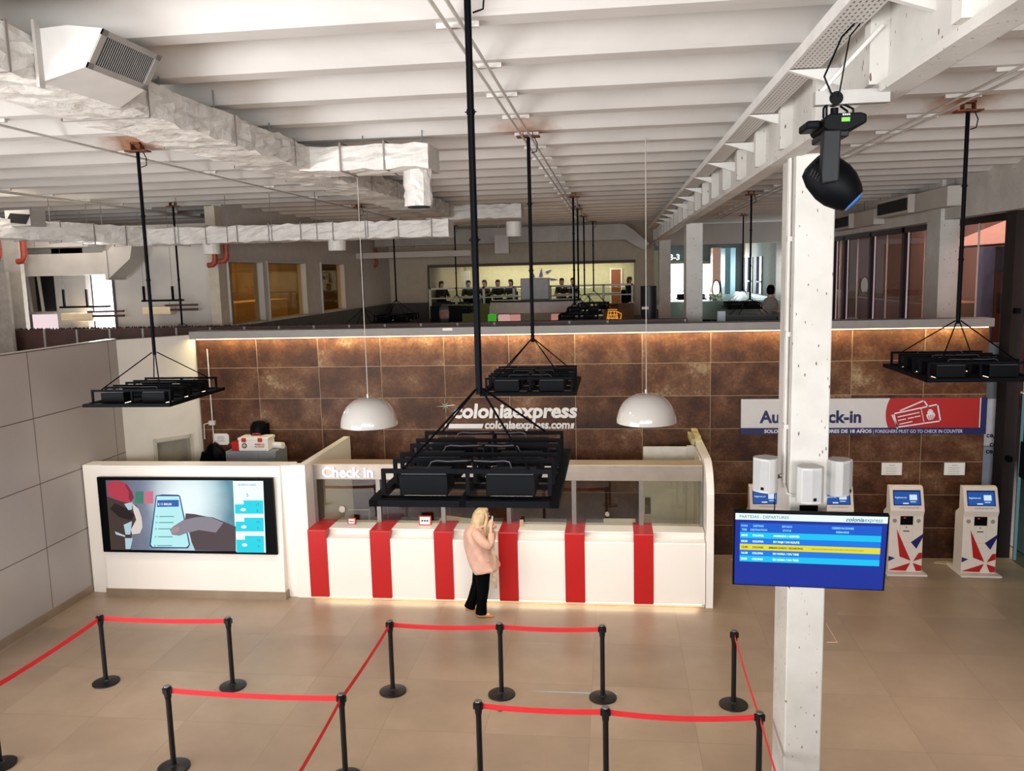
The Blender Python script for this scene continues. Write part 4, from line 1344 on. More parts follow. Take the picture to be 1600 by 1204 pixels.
for i, (v0, v1) in enumerate(((258, 366), (398, 510), (545, 682))):
    o_ = (v0 - 102) * .055
    pic('forecast_block', [(1180 + o_, v0), (1412 + o_ * .7, v0), (1418 + o_ * .7, v1), (1185 + o_ * 1.05, v1)], SCR('cyan', '#1fd8ea'), 2, sd)
    pic('day_tab', [(1180 + o_, v0), (1250 + o_, v0 - 12), (1254 + o_, v0 + 32), (1183 + o_, v0 + 32)], SCR('tab', '#f2fdff'), 3, sd)
    pic('cloud_icon', ell(1250 + o_, v0 + 75, 22, 13, 12), SCR('cloud', '#ffffff'), 3, sd)
    words3d('temperature', '17' if i == 0 else ('13' if i == 1 else '12'), .06, SCR('digits', '#1f7fa0'), sd, U(1350 + o_, v0 + 45, 4), (1, 0, 0), (0, 0, 1), .0003)
    words3d('temperature', '6', .06, SCR('digits', '#1f7fa0'), sd, U(1358 + o_, v0 + 92, 4), (1, 0, 0), (0, 0, 1), .0003)
words3d('place_name', 'BUENOS AIRES', .045, SCR('digits', '#1f7fa0'), sd, U(1218, 140, 4), (1, 0, 0), (0, 0, 1), .0003)
words3d('temperature_now', '5', .08, SCR('digits', '#1f7fa0'), sd, U(1282, 228, 4), (1, 0, 0), (0, 0, 1), .0003)

# ================================================================== behind the video block
CABG = mat('grey_cabinet', '#8d939b', .45, .2)
Yk = 14.35
p, q = at(352, 703, Y=Yk), at(430, 703, Y=Yk)
t = thing('filing_cabinet', 'grey locker cabinet behind the video block with the first-aid box on top', 'cabinet', ((p.x + q.x) / 2, Yk + .25, 0))
zc = at(380, 705, Y=Yk).z
MB().box(p.x, q.x, Yk, Yk + .55, 0, zc).build('body', CABG, t, bevel=.005)
for i in range(3):
    w3 = (q.x - p.x) / 3
    MB().box(p.x + w3 * i + .01, p.x + w3 * (i + 1) - .01, Yk - .012, Yk, .05, zc - .04).build('door', CABG, t, bevel=.004)
p, q = at(371, 692, Y=Yk), at(417, 692, Y=Yk)
t = thing('first_aid_box', 'white first-aid box with red clasps on the grey locker cabinet', 'box', ((p.x + q.x) / 2, Yk + .2, zc))
MB().box(p.x, q.x, Yk + .04, Yk + .36, zc, zc + .2).build('body', PAPER, t, bevel=.012)
MB().box(p.x - .012, q.x + .012, Yk + .03, Yk + .37, zc + .2, zc + .25).build('lid', PAPER, t, bevel=.012)
for s in (.2, .75):
    x = p.x + (q.x - p.x) * s
    MB().box(x - .04, x + .04, Yk + .015, Yk + .03, zc + .17, zc + .245).build('clasp', RED, t)
MB().tube([((p.x + q.x) / 2 - .09, Yk + .2, zc + .25), ((p.x + q.x) / 2 - .07, Yk + .2, zc + .29), ((p.x + q.x) / 2 + .07, Yk + .2, zc + .29), ((p.x + q.x) / 2 + .09, Yk + .2, zc + .25)], .012, 8).build('handle', RED, t)
x = p.x + (q.x - p.x) * .2
MB().cyl((x, Yk + .036, zc + .1), (x, Yk + .041, zc + .1), .05, seg=24).build('badge', mat('badge_grey', '#3c463f', .5), t)
m = MB().box(x - .03, x + .03, Yk + .032, Yk + .036, zc + .09, zc + .11).box(x - .01, x + .01, Yk + .032, Yk + .036, zc + .07, zc + .13)
m.build('cross', PAPER, t)
words3d('lettering', 'PRIMEROS\nAUXILIOS', .042, RED, t, (p.x + (q.x - p.x) * .55, Yk + .036, zc + .11), (1, 0, 0), (0, 0, 1), .001, .001)
p = at(364, 698, Y=Yk)
one(MB().box(p.x - .06, p.x + .09, Yk + .06, Yk + .26, zc, zc + .15).box(p.x - .07, p.x + .10, Yk + .05, Yk + .27, zc + .11, zc + .16), 'red_box', RED, 'small red box next to the first-aid box', 'box', bevel=.01)
p = at(421, 695, Y=Yk)
one(MB().cyl((p.x - .05, Yk + .3, zc + .06), (p.x + .16, Yk + .25, zc + .06), .06, seg=20), 'paper_roll', PAPER, 'white paper roll lying beside the first-aid box', 'roll')
p = at(345, 686, Y=YW - .02)
t = thing('notice', 'white notice with clipped corners on the rusty wall above the hanging black jacket', 'notice', (p.x, YW - .01, p.z))
w_, h_, c_ = .16, .11, .035
MB().prism([(p.x - w_ + c_, p.z - h_), (p.x + w_ - c_, p.z - h_), (p.x + w_, p.z - h_ + c_), (p.x + w_, p.z + h_ - c_), (p.x + w_ - c_, p.z + h_), (p.x - w_ + c_, p.z + h_), (p.x - w_, p.z + h_ - c_), (p.x - w_, p.z - h_ + c_)], 'y', YW - .012, YW - .002).build('sheet', PAPER, t)
m = MB()
for k in range(3):
    m.box(p.x - .08, p.x + .07, YW - .0135, YW - .012, p.z + .04 - k * .04, p.z + .048 - k * .04)
m.build('print_lines', INK, t)
pa, pb2 = at(317, 712, Y=YW - .15), at(350, 697, Y=YW - .15)
xm = (pa.x + pb2.x) / 2; hw = (pb2.x - pa.x) / 2
t = thing('hanging_jacket', 'black jacket hanging on the rusty wall under the clipped-corner notice', 'jacket', (xm, YW - .1, .9))
rings = []
for z, w in ((pb2.z + .05, .05), (pb2.z, .12), (pb2.z - .1, hw * .85), (pb2.z - .25, hw), (1.5, hw * 1.05), (.95, hw * 1.1)):
    rings.append([Vector((xm + w * math.cos(k * PI / 9), YW - .12 + .085 * math.sin(k * PI / 9) * (1 + .25 * math.sin(k * 2.1 + z * 5)), z)) for k in range(18)])
MB().loft(rings).build('jacket_body', BLACKP, t, smooth=True)
for s_ in (-1, 1):
    MB().tube([(xm + s_ * hw * .8, YW - .15, pb2.z - .12), (xm + s_ * (hw + .04), YW - .16, 1.6), (xm + s_ * (hw + .02), YW - .17, 1.15)], [.06, .07, .055], 10).build('sleeve', BLACKP, t, smooth=True)
MB().cyl((xm, YW - .14, pb2.z + .07), (xm, YW, pb2.z + .07), .012).build('hook', STEEL, t)
p = at(403, 668, Y=YW - .25)
one(MB().lathe([(.05, .34), (.10, .33), (.15, .24), (.16, .12), (.14, 0), (.0, 0)], (p.x, YW - .22, p.z - .22), 20).box(p.x - .12, p.x + .12, YW - .1, YW, p.z - .2, p.z + .05), 'hanging_backpack', BLACKP, 'black bag hanging on the rusty wall behind the first-aid box', 'bag', smooth=True)
p0, p1 = at(313, 560, Y=YW - .03), at(326, 712, Y=YW - .03)
one(MB().cyl((p0.x + .15, YW - .03, 3.9), (p0.x + .15, YW - .03, .2), .012).box(p0.x + .08, p0.x + .2, YW - .05, YW - .0, at(322, 660, Y=YW).z - .04, at(322, 660, Y=YW).z + .04).tube([(p0.x + .08, YW - .03, at(322, 660, Y=YW).z), (p0.x - .02, YW - .04, at(322, 662, Y=YW).z), (p0.x - .03, YW - .04, at(322, 685, Y=YW).z)], .012, 6), 'wall_conduit', COND, 'thin vertical conduit with a clamp on the rusty wall corner', 'conduit')

# ================================================================== wall lettering
SILV = mat('silver_letters', '#cfc9c2', .35, .3, var=.03)
t = thing('wall_lettering', 'silver company lettering with an eight-point star on the rusty wall', 'lettering', tuple(at(795, 640, Y=YW)))
p, q = at(708, 652, Y=YW - .02), at(901, 650, Y=YW - .02)
words3d('name_letters', 'coloniaexpress', .36, SILV, t, (p.x, YW - .022, p.z), (1, 0, 0), (0, 0, 1), .02, .013, width=q.x - p.x, shear=.12)
p, q = at(757, 669, Y=YW - .02), at(890, 669, Y=YW - .02)
words3d('web_letters', 'coloniaexpress.com', .2, SILV, t, (p.x, YW - .012, p.z), (1, 0, 0), (0, 0, 1), .01, .007, width=q.x - p.x, shear=.12)
a_, b_ = at(700, 662, Y=YW - .02), at(755, 669, Y=YW - .02)
MB().prism([(a_.x, b_.z), (b_.x - .02, b_.z), (b_.x + .01, a_.z), (a_.x + .03, a_.z)], 'y', YW - .02, YW).build('bar', SILV, t)
a_, b_ = at(694, 662, Y=YW - .02), at(697, 669, Y=YW - .02)
MB().prism([(a_.x, b_.z), (b_.x, b_.z), (b_.x + .02, a_.z), (a_.x + .02, a_.z)], 'y', YW - .02, YW).build('bar', SILV, t)
a_, b_ = at(891, 661, Y=YW - .02), at(897, 669, Y=YW - .02)
MB().prism([(a_.x, b_.z), (b_.x - .01, b_.z), (b_.x + .01, a_.z), (a_.x + .02, a_.z)], 'y', YW - .02, YW).build('bar', SILV, t)
c = at(696, 634, Y=YW - .02)
for k in range(8):
    a = k * PI / 4 + .06
    L = (.19, .1)[k % 2]
    tip = Vector((c.x + L * math.cos(a), YW - .025, c.z + L * math.sin(a)))
    for s in (-1, 1):
        side_ = Vector((c.x + .035 * math.cos(a + s * PI / 8), YW - .025, c.z + .035 * math.sin(a + s * PI / 8)))
        ce = Vector((c.x, YW - .045, c.z))
        bk = Vector((0, .024, 0))
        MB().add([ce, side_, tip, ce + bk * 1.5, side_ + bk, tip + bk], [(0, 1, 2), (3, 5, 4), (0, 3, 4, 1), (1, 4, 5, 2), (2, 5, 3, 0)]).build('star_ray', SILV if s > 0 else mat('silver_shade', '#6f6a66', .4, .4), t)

# ================================================================== self check-in sign
NAVY = mat('navy_print', '#12124f', .5, var=0)
SGNW = mat('sign_white', '#cdc8c4', .5, var=.02)
SGNR = mat('sign_red', '#a81410', .5, var=.02)
t = thing('self_check_in_sign', 'wide white, red and navy sign above the self check-in kiosks', 'sign', (4.3, YW, 2.24))
sx0, sx1, sz0, sz1 = 2.235, 6.34, 2.245, 2.88
MB().box(sx0, sx1, YW - .06, YW - .0, sz0, sz1).build('board', NAVY, t)
zs0 = at(1300, 667, Y=YW).z
MB().box(sx0 + .0, at(1530, 640, Y=YW).x, YW - .064, YW - .06, zs0, sz1).build('white_field', SGNW, t)
cx_ = at(1430, 640, Y=YW).x
xl = at(1382, 645, Y=YW).x
R_ = .62
cc = (xl + R_, (zs0 + sz1) / 2 - .02)
pts = []
for i in range(13):
    a = PI + math.asin(min(1, (sz1 - cc[1]) / R_)) * -1 + i * (math.asin((sz1 - cc[1]) / R_) + math.asin((cc[1] - zs0) / R_)) / 12
    pts.append((cc[0] + R_ * math.cos(a), min(max(cc[1] + R_ * math.sin(a), zs0), sz1)))
xr = at(1528, 640, Y=YW).x
MB().prism(pts + [(xr, zs0), (xr, sz1)], 'y', YW - .068, YW - .064).build('red_field', SGNR, t)
p, q = at(1187, 659, Y=YW), at(1345, 659, Y=YW)
words3d('title', 'Auto Check-in', .3, NAVY, t, (p.x, YW - .0655, p.z), (1, 0, 0), (0, 0, 1), .002, .01, width=q.x - p.x)
p, q = at(1193, 675, Y=YW), at(1360, 675, Y=YW)
LW = mat('sign_letter_white', '#dedbe0', .5, var=0)
words3d('subtitle', 'SOLO ARGENTINOS MAYORES DE 18 AÑOS', .085, LW, t, (p.x, YW - .0615, p.z), (1, 0, 0), (0, 0, 1), .001, .0025, width=q.x - p.x)
p, q = at(1362, 675, Y=YW), at(1501, 675, Y=YW)
words3d('subtitle', '| FOREIGNERS MUST GO TO CHECK IN COUNTER', .085, LW, t, (p.x, YW - .0615, p.z), (1, 0, 0), (0, 0, 1), .001, .0, width=q.x - p.x)


def bar2(m, a, b, w, y0, y1):
    a, b = Vector((a[0], a[1])), Vector((b[0], b[1]))
    d = (b - a).normalized() * w / 2
    n_ = Vector((-d.y, d.x))
    m.prism([tuple(a - d + n_), tuple(b + d + n_), tuple(b + d - n_), tuple(a - d - n_)], 'y', y0, y1)


def S2(u, v):
    """pixel of the zoomed study crop of the sign -> wall plane"""
    p_ = at(1200 + u / 4, 600 + v / 4, Y=YW)
    return (p_.x, p_.z)


m = MB()
tk = [(778, 180), (1050, 122), (1068, 225), (800, 270)]
for a_, b_ in zip(tk, tk[1:] + tk[:1]):
    if b_[1] > 262:
        b_ = (812, 262)
    bar2(m, S2(*a_), S2(*b_), .022, YW - .071, YW - .068)
for a_, b_ in (((820, 160), (965, 98)), ((965, 98), (990, 135)), ((768, 190), (800, 262))):
    bar2(m, S2(*a_), S2(*b_), .022, YW - .071, YW - .068)
for a_, b_ in (((805, 200), (935, 172)), ((808, 222), (850, 213)), ((868, 209), (900, 203)), ((910, 200), (940, 194)), ((815, 245), (890, 229))):
    bar2(m, S2(*a_), S2(*b_), .016, YW - .071, YW - .068)
for k in range(7):
    a_ = (948 + k * 3, 150 + k * 14)
    bar2(m, S2(*a_), S2(a_[0] + 1, a_[1] + 5), .014, YW - .071, YW - .068)
m.build('ticket_symbol', LW, t)
m = MB()
m.prism([S2(980, 185), S2(1030, 175), S2(1035, 190), S2(1022, 215), S2(995, 220), S2(985, 205)], 'y', YW - .071, YW - .068)
m.prism([S2(987, 165), S2(1020, 158), S2(1024, 176), S2(988, 183)], 'y', YW - .071, YW - .068)
m.prism([S2(993, 155), S2(1012, 151), S2(1013, 158), S2(994, 162)], 'y', YW - .071, YW - .068)
m.build('ship_symbol', LW, t)
m = MB()
for a_, b_ in (((994, 192), (999, 216)), ((1008, 189), (1010, 214)), ((1022, 187), (1019, 212))):
    bar2(m, S2(*a_), S2(*b_), .012, YW - .0725, YW - .071)
m.build('hull_lines', SGNR, t)

for px, lb in ((1393, 'white paper notice on the rusty wall above the kiosk beside the screen'), (1491, 'white paper notice on the rusty wall above the kiosk by the thick dark post')):
    p = at(px, 732, Y=YW)
    t = thing('paper_notice', lb, 'notice', (p.x, YW, p.z - .1), 'paper notices above the kiosks')
    MB().box(p.x - .17, p.x + .17, YW - .012, YW - .002, p.z - .11, p.z + .11).build('sheet', PAPER, t)
    m = MB().box(p.x - .05, p.x + .05, YW - .0135, YW - .012, p.z + .06, p.z + .07)
    for k in range(4):
        m.box(p.x - .1, p.x + .08, YW - .0135, YW - .012, p.z + .02 - k * .035, p.z + .027 - k * .035)
    m.build('print_lines', mat('grey_print', '#9a958f', .6, var=0), t)

# ================================================================== kiosks
KW = mat('kiosk_white', '#dccfc3', .4, var=.02)


def make_kiosk():
    t = thing('check_in_kiosk', 'x', 'kiosk', (0, 0, 0))
    MB().box(-.32, .32, -.32, .32, 0, .03).build('base_plate', KW, t, bevel=.005)
    # side outline (y, z): front at -y
    side = [(-.18, .03), (-.18, 1.0), (-.22, 1.10), (-.10, 1.47), (-.05, 1.49), (.02, 1.49), (.02, 1.1), (.16, 1.0), (.16, .03)]
    MB().prism(side, 'x', -.27, .27).build('cabinet', KW, t, bevel=.006)
    fa, fb = Vector((0, -.22, 1.10)), Vector((0, -.10, 1.47))
    up = (fb - fa).normalized()
    nn = Vector((0, -up.z, up.y))

    def Fq(x, s, k):
        v = fa + up * s + nn * k
        return (x, v.y, v.z)
    m = MB().add([Fq(-.22, .09, .004), Fq(.22, .09, .004), Fq(.22, .345, .004), Fq(-.22, .345, .004), Fq(-.22, .09, -.004), Fq(.22, .09, -.004), Fq(.22, .345, -.004), Fq(-.22, .345, -.004)],
                 [(0, 1, 2, 3), (0, 4, 5, 1), (1, 5, 6, 2), (2, 6, 7, 3), (3, 7, 4, 0)])
    s_ = m.build('screen', glow('kiosk_rim', '#141f5e', .6), t)
    MB().poly([Fq(-.205, .105, .0045), Fq(.205, .105, .0045), Fq(.205, .32, .0045), Fq(-.205, .32, .0045)]).build('screen_face', glow('kiosk_blue', '#1c4f9c', 1.0), s_, fix=False)
    MB().poly([Fq(.04, .18, .0052), Fq(.16, .18, .0052), Fq(.16, .27, .0052), Fq(.04, .27, .0052)]).build('screen_picture', glow('kiosk_pale', '#cfe2f2', 1.0), s_, fix=False)
    MB().poly([Fq(-.07, .115, .0052), Fq(.02, .115, .0052), Fq(.02, .135, .0052), Fq(-.07, .135, .0052)]).add([Fq(.05, .145, .0052), Fq(.14, .145, .0052), Fq(.14, .158, .0052), Fq(.05, .158, .0052)], [(0, 1, 2, 3)]).build('screen_button', glow('kiosk_pale', '#cfe2f2', 1.0), s_, fix=False)
    words3d('screen_letters', 'Registrese acá', .04, glow('kiosk_pale', '#cfe2f2', 1.0), s_, Fq(-.19, .21, .0052), (1, 0, 0), up, .0003, .0005, width=.18)
    words3d('maker_letters', 'coloniaexpress', .03, mat('dark_ink', '#20222c', .6, var=0), t, Fq(-.12, .045, .001), (1, 0, 0), up, .0008, 0, width=.3)
    MB().box(-.10, .10, -.188, -.18, .85, 1.0).build('scanner_window', BLACKP, t)
    MB().box(-.05, -.015, -.1895, -.188, .965, .975).build('scanner_light', glow('scanner_red', '#d02030', 2.0), t)
    for s in (-1, 1):
        MB().lathe([(.0, 0), (.032, 0), (.032, .004), (0, .004)], (0, 0, 0), 16)
        m = MB().cyl((s * .19, -.186, .92), (s * .19, -.18, .92), .034, seg=18)
        m.build('speaker_grille', mat('grille_dots', '#8d8179', .6), t)
    m = MB().cyl((0, -.184, .81), (0, -.18, .81), .010, seg=12).box(-.05, .05, -.185, -.18, .735, .75)
    m.build('card_slot', BLACKP, t)
    MB().box(-.10, .10, -.1815, -.18, .545, .55).box(-.10, -.097, -.1815, -.18, .55, .84).box(.097, .10, -.1815, -.18, .55, .84).build('hatch_line', mat('hatch_line', '#b8aca2', .5), t)
    kr, kb = mat('kiosk_red', '#a91313', .45, var=0), mat('kiosk_blue_print', '#15125e', .45, var=0)

    def D(u, v):
        # study crop pixels: column spans u 115..480 at top, v 370 (z=1.02) .. 1075 (z=.03)
        return (-.27 + .54 * (u - 112) / (482 - 112), 1.02 - (v - 370) / 705 * .99)
    red = [[(193, 545), (358, 935), (235, 885)], [(385, 940), (440, 838), (478, 832), (478, 905)], [(355, 960), (310, 1062), (113, 1055)], [(382, 962), (478, 995), (478, 1060), (420, 1062)]]
    blue = [[(352, 705), (482, 600), (482, 640), (415, 785)], [(113, 880), (185, 905), (113, 945)]]
    for L_, mm in ((red, kr), (blue, kb)):
        for pts in L_:
            MB().prism([D(*p_) for p_ in pts], 'y', -.183, -.18).build('star_print', mm, t)
    MB().tube([(-.25, .14, .05), (-.33, .3, .01), (-.5, .36, .008), (-.42, .42, .008), (-.2, .4, .008)], .008, 6).build('power_cable', mat('cream_cable', '#c9b486', .5), t)
    return t


ks = []
for px, py, lb in ((1415, 893, 'self check-in kiosk just beside the blue departures screen, fully in view'), (1530, 897, 'self check-in kiosk nearest the thick dark post and glass'),
                   (1306, 889, 'self check-in kiosk half hidden by the white pillar and departures screen'), (1196, 886, 'self check-in kiosk mostly hidden behind the white wall speaker and departures screen')):
    p = at(px, py, Y=14.12)
    k = make_kiosk() if not ks else copy_tree(ks[0])
    ks.append(k)
    tag(k, lb, 'kiosk', 'self check-in kiosks')
    k.location = (p.x, 14.35, 0)

# ================================================================== departures screen on the pillar
cen = Vector((1.563, 6.75, 2.895))
_yw, _ti, _ro, ew = -.074, .159, .005, 1.192
eh = ew * 9 / 16
_r = Vector((math.cos(_yw), math.sin(_yw), 0)); _n = Vector((math.sin(_yw), -math.cos(_yw), 0))
_u = Vector((0, 0, math.cos(_ti))) + _n * math.sin(_ti)
exv = _r * math.cos(_ro) + _u * math.sin(_ro)
eup = _u * math.cos(_ro) - _r * math.sin(_ro)
en = exv.cross(eup)
t = thing('departures_screen', 'blue departures screen tilted forward on the white pillar', 'screen', tuple(cen))


RM = Matrix((exv, eup, en)).transposed()
MB().obox(cen - en * .03, (ew, eh, .05), RM).build('casing', BLACKP, t, bevel=.004)


def RQ(name, u0, v0, u1, v1, m, k, par):
    """rectangle in panel fractions 0..1 from the top-left"""
    g = lambda a, b: cen + exv * ((a - .5) * ew) + eup * ((.5 - b) * eh) + en * (-.0045 + k * .0008)
    return MB().poly([g(u0, v1), g(u1, v1), g(u1, v0), g(u0, v0)]).build(name, m, par, fix=False)


def TQ(body, a, b, size, m, par, width=None, bold=.0008, k=3, al='LEFT', name='lettering', shear=0):
    g = cen + exv * ((a - .5) * ew) + eup * ((.5 - b) * eh) + en * (-.0045 + k * .0008)
    return words3d(name, body, size, m, par, g, exv, eup, .0003, bold, al, width, shear)


blu = RQ('display', .012, .015, .988, .982, SCR('navy_blue', '#0a2c9a', 1.0), 6, t)
RQ('title_band', .012, .015, .988, .10, SCR('title_white', '#e6fbff', 1.1), 7, blu)
RQ('head_row', .045, .14, .955, .265, SCR('row_mid', '#0a5ad0'), 7, blu)
rows = [(.265, '#06c6f2'), (.345, '#0a78e8'), (.425, '#e8dc2c'), (.505, '#0a78e8'), (.585, '#06c6f2')]
for v0, h in rows:
    RQ('board_row', .045, v0, .955, v0 + .08, SCR('row' + h[1:], h, 1.0), 7, blu)
WT = SCR('text_white', '#e8fbff', 1.2)
DT = SCR('text_dark', '#5b5a18', .6)
TEAL = SCR('brand_teal', '#1b8aa0', .9)
f_ = lambda a, b: dict(width=(b - a) * ew)
TQ('PARTIDAS - DEPARTURES', .038, .075, .036, SCR('title_grey', '#7f9aa8', .9), blu, k=9, **f_(.038, .36))
TQ('colonia', .725, .085, .05, SCR('brand_navy', '#16748f', .8), blu, k=9, bold=.0012, shear=.2, **f_(.725, .838))
TQ('express', .84, .085, .05, SCR('brand_pale', '#6fa3b5', .9), blu, k=9, shear=.2, **f_(.84, .955))
LB = SCR('text_pale', '#8fd8ff', 1.0)
for a, c_, tx in ((.05, .095, 'HORA'), (.13, .2, 'DESTINO'), (.32, .385, 'ESTADO'), (.64, .78, 'OBSERVACIONES')):
    TQ(tx, a, .19, .024, LB, blu, k=9, **f_(a, c_))
for a, c_, tx in ((.055, .09, 'TIME'), (.112, .222, 'DESTINATION'), (.325, .38, 'STATUS'), (.668, .75, 'REMARKS')):
    TQ(tx, a, .243, .024, LB, blu, k=9, **f_(a, c_))
for (v0, h), (tm, st) in zip(rows, (('08:30', 'ARRIBADO / ARRIVED'), ('09:30', 'EN VIAJE / ON ROUTE'), ('12:00', 'EMBARCANDO / BOARDING'), ('16:30', 'EN HORA / ON TIME'), ('20:00', 'EN HORA / ON TIME'))):
    mm = DT if 'BOARD' in st else WT
    TQ(tm, .053, v0 + .053, .024, mm, blu, k=9, **f_(.053, .095))
    TQ('COLONIA', .128, v0 + .053, .024, mm, blu, k=9, **f_(.128, .202))
    TQ(st, .237 if 'BOARD' in st else .265, v0 + .053, .024, mm, blu, k=9, **(f_(.237, .46) if 'BOARD' in st else f_(.265, .435)))
TQ('EMBARQUE POR PUERTA PLANTA ALTA HASTA 20 MIN ANTES DE LA SALIDA', .515, .472, .014, DT, blu, k=9, bold=0, **f_(.515, .85))
b0 = cen - en * .06
MB().box(1.58, 1.73, PY0 - .02, PY0 - .003, b0.z - .2, b0.z + .25).cyl((1.65, PY0 - .02, b0.z + .1), b0 + eup * .1, .03).cyl((1.65, PY0 - .02, b0.z - .1), b0 - eup * .1, .03).build('wall_bracket', BLACK, t)

# ================================================================== speakers on the pillar
SPK = mat('speaker_white', '#b5b3b0', .45, var=.02)
GRIL = mat('speaker_grille', '#a6a5a4', .6, var=.03, bump=.3, bscale=400)


def speaker(px, pyt, pyb, Y, rz, label, w):
    a_, b_ = at(px, pyt, Y=Y), at(px, pyb, Y=Y)
    h = a_.z - b_.z
    t = thing('wall_speaker', label, 'loudspeaker', (a_.x, Y, b_.z), 'white loudspeakers on the pillar')
    d = .17
    pr = [(-w / 2, -.02), (-w / 2 + .03, -.07), (0, -.085), (w / 2 - .03, -.07), (w / 2, -.02), (w / 2, .02), (w * .28, d - .06), (-w * .28, d - .06), (-w / 2, .02)]
    m = MB().prism(pr, 'z', 0, h)
    R = Matrix.Rotation(rz, 3, 'Z')
    def tr(m):
        for v in m.v:
            q_ = R @ v
            v.x, v.y, v.z = q_.x + a_.x, q_.y + Y, q_.z + b_.z
        return m
    tr(m).build('cabinet', SPK, t, bevel=.008)
    g = [(-w / 2 + .035, -.0745), (0, -.0875), (w / 2 - .035, -.0745)]
    m = MB().prism(g + [(x, y + .004) for x, y in reversed(g)], 'z', .02, h - .02)
    tr(m).build('front_grille', GRIL, t)
    m = MB().prism([(w * .05, -.0905), (w * .17, -.086), (w * .17, -.084), (w * .05, -.0885)], 'z', .03, .055)
    tr(m).build('badge', BLACKP, t)
    return t, a_, b_, h


s1 = speaker(1266, 728, 784, 6.92, 0.0, 'white loudspeaker on the front face of the pillar', .215)
s2 = speaker(1196, 714, 767, 7.3, -.7, 'white loudspeaker on the shaded side of the pillar towards the counter, with a loose lead', .215)
s3 = speaker(1313, 717, 772, 7.2, .8, 'white loudspeaker on the side of the pillar towards the kiosks', .215)
zz = (s1[1].z + s1[2].z) / 2
MB().cyl((s1[1].x, 7.02, zz), (s1[1].x, PY0, zz), .02).box(s1[1].x - .05, s1[1].x + .05, PY0 - .012, PY0 - .001, zz - .07, zz + .07).build('mount', STEEL, s1[0])
zz = (s2[1].z + s2[2].z) / 2 - .03
MB().tube([(s2[1].x + .06, 7.35, zz), (PX0 - .05, 7.42, zz - .02), (PX0, 7.42, zz)], .02, 8).box(PX0 - .012, PX0 - .001, 7.36, 7.5, zz - .08, zz + .08).build('mount', STEEL, s2[0])
MB().tube([(s2[1].x + .03, 7.35, s2[2].z + .05), (s2[1].x + .08, 7.28, s2[2].z), (s2[1].x + .08, 7.28, s2[2].z - .25)], .005, 6).build('loose_lead', BLACKP, s2[0])
zz = (s3[1].z + s3[2].z) / 2
MB().tube([(s3[1].x - .02, 7.28, zz), (PX1 + .03, 7.4, zz), (PX1, 7.42, zz)], .02, 8).box(PX1 + .001, PX1 + .012, 7.36, 7.5, zz - .07, zz + .07).build('mount', STEEL, s3[0])
t = thing('pillar_conduit', 'pair of pale pipes running down the side of the screen pillar', 'conduit', (PX0, 7.4, 2))
zz = s1[1].z - .25
MB().cyl((PX0 - .02, 7.32, 6.1), (PX0 - .02, 7.32, zz), .014, seg=8).cyl((PX0 - .02, 7.38, 6.1), (PX0 - .02, 7.38, zz - .05), .012, seg=8).build('pipe', COND, t)
MB().tube([(PX0 - .02, 7.32, zz), (PX0 - .015, 7.22, zz - .06), (PX0 + .02, PY0 - .015, zz - .07), (PX0 + .15, PY0 - .015, zz - .06)], .012, 8).build('bend', COND, t)
m = MB()
for z in (5.4, 4.6, 3.8):
    m.box(PX0 - .036, PX0, 7.3, 7.4, z, z + .04)
m.build('clips', COND, t)

# ================================================================== queue stanchions
STB = mat('black_stanchion', '#101013', .38, .3, var=.05)
BELT = mat('red_belt', '#d2222c', .6, var=.03)
CAPT = mat('cap_silver', '#77777a', .3, .7)


def make_stanchion():
    t = thing('queue_stanchion', 'x', 'queue post', (0, 0, 0))
    MB().lathe([(.0, 0), (.165, 0), (.17, .008), (.168, .018), (.12, .026), (.05, .034), (.035, .05), (0, .05)], (0, 0, 0), 36).build('base', STB, t, smooth=True)
    MB().cyl((0, 0, .03), (0, 0, .84), .029, seg=20).build('post', STB, t, smooth=True)
    MB().cyl((0, 0, .79), (0, 0, .82), .031, .037, seg=20).cyl((0, 0, .82), (0, 0, .935), .037, seg=20).box(-.05, .05, -.018, .018, .855, .915).box(-.018, .018, -.05, .05, .855, .915).build('belt_head', STB, t, smooth=True)
    MB().lathe([(.037, 0), (.034, .006), (.0, .009)], (0, 0, .935), 20).build('cap', CAPT, t, smooth=True)
    return t


GQ = 'black belt stanchions of the queue lanes'
pos = {}
def fl(k, x, y, z=0.0):
    p = at(x, y, Z=z); pos[k] = Vector((p.x, p.y, 0))
fl('A', 166, 1066); fl('B', 364, 1072); fl('C', 614, 1080); fl('D', 784, 1085); fl('E', 942, 1090); fl('F', 1146, 1101)
fl('G', 272, 1199); fl('L', 0, 1195); fl('H', 533, 1083, .94); fl('M', 747, 1094, .94); fl('N', 946, 1104, .94); fl('O', 1187, 1112, .94)
fl('P', 440, 1250, .9); fl('R', 1240, 1290, .9)
lab = {'A': 'queue stanchion closest to the video block on the grey-wall side', 'B': 'queue stanchion before the video screen, second from the grey wall',
       'C': 'queue stanchion before the first white counter panel, where the slanted belt starts', 'D': 'middle stanchion of the straight belt before the counter, just below the woman',
       'E': 'stanchion ending the straight belt before the counter, beside the thin blue floor tape', 'F': 'lone stanchion before the departures pillar with one belt slanting to the camera',
       'G': 'near stanchion below the video screen, with a belt to only one side', 'L': 'stanchion cut by the photo edge on the grey wall side',
       'H': 'near stanchion where the straight belt meets the slanted belt', 'M': 'near stanchion starting the front belt, standing below the woman',
       'N': 'near middle stanchion of the front belt, before the one by the blue tape', 'O': 'near stanchion ending the front belt beside the white pillar',
       'P': 'nearest stanchion at the camera end of the long slanted belt', 'R': 'nearest stanchion at the camera end of the belt beside the pillar'}
ST = {}
first_st = None
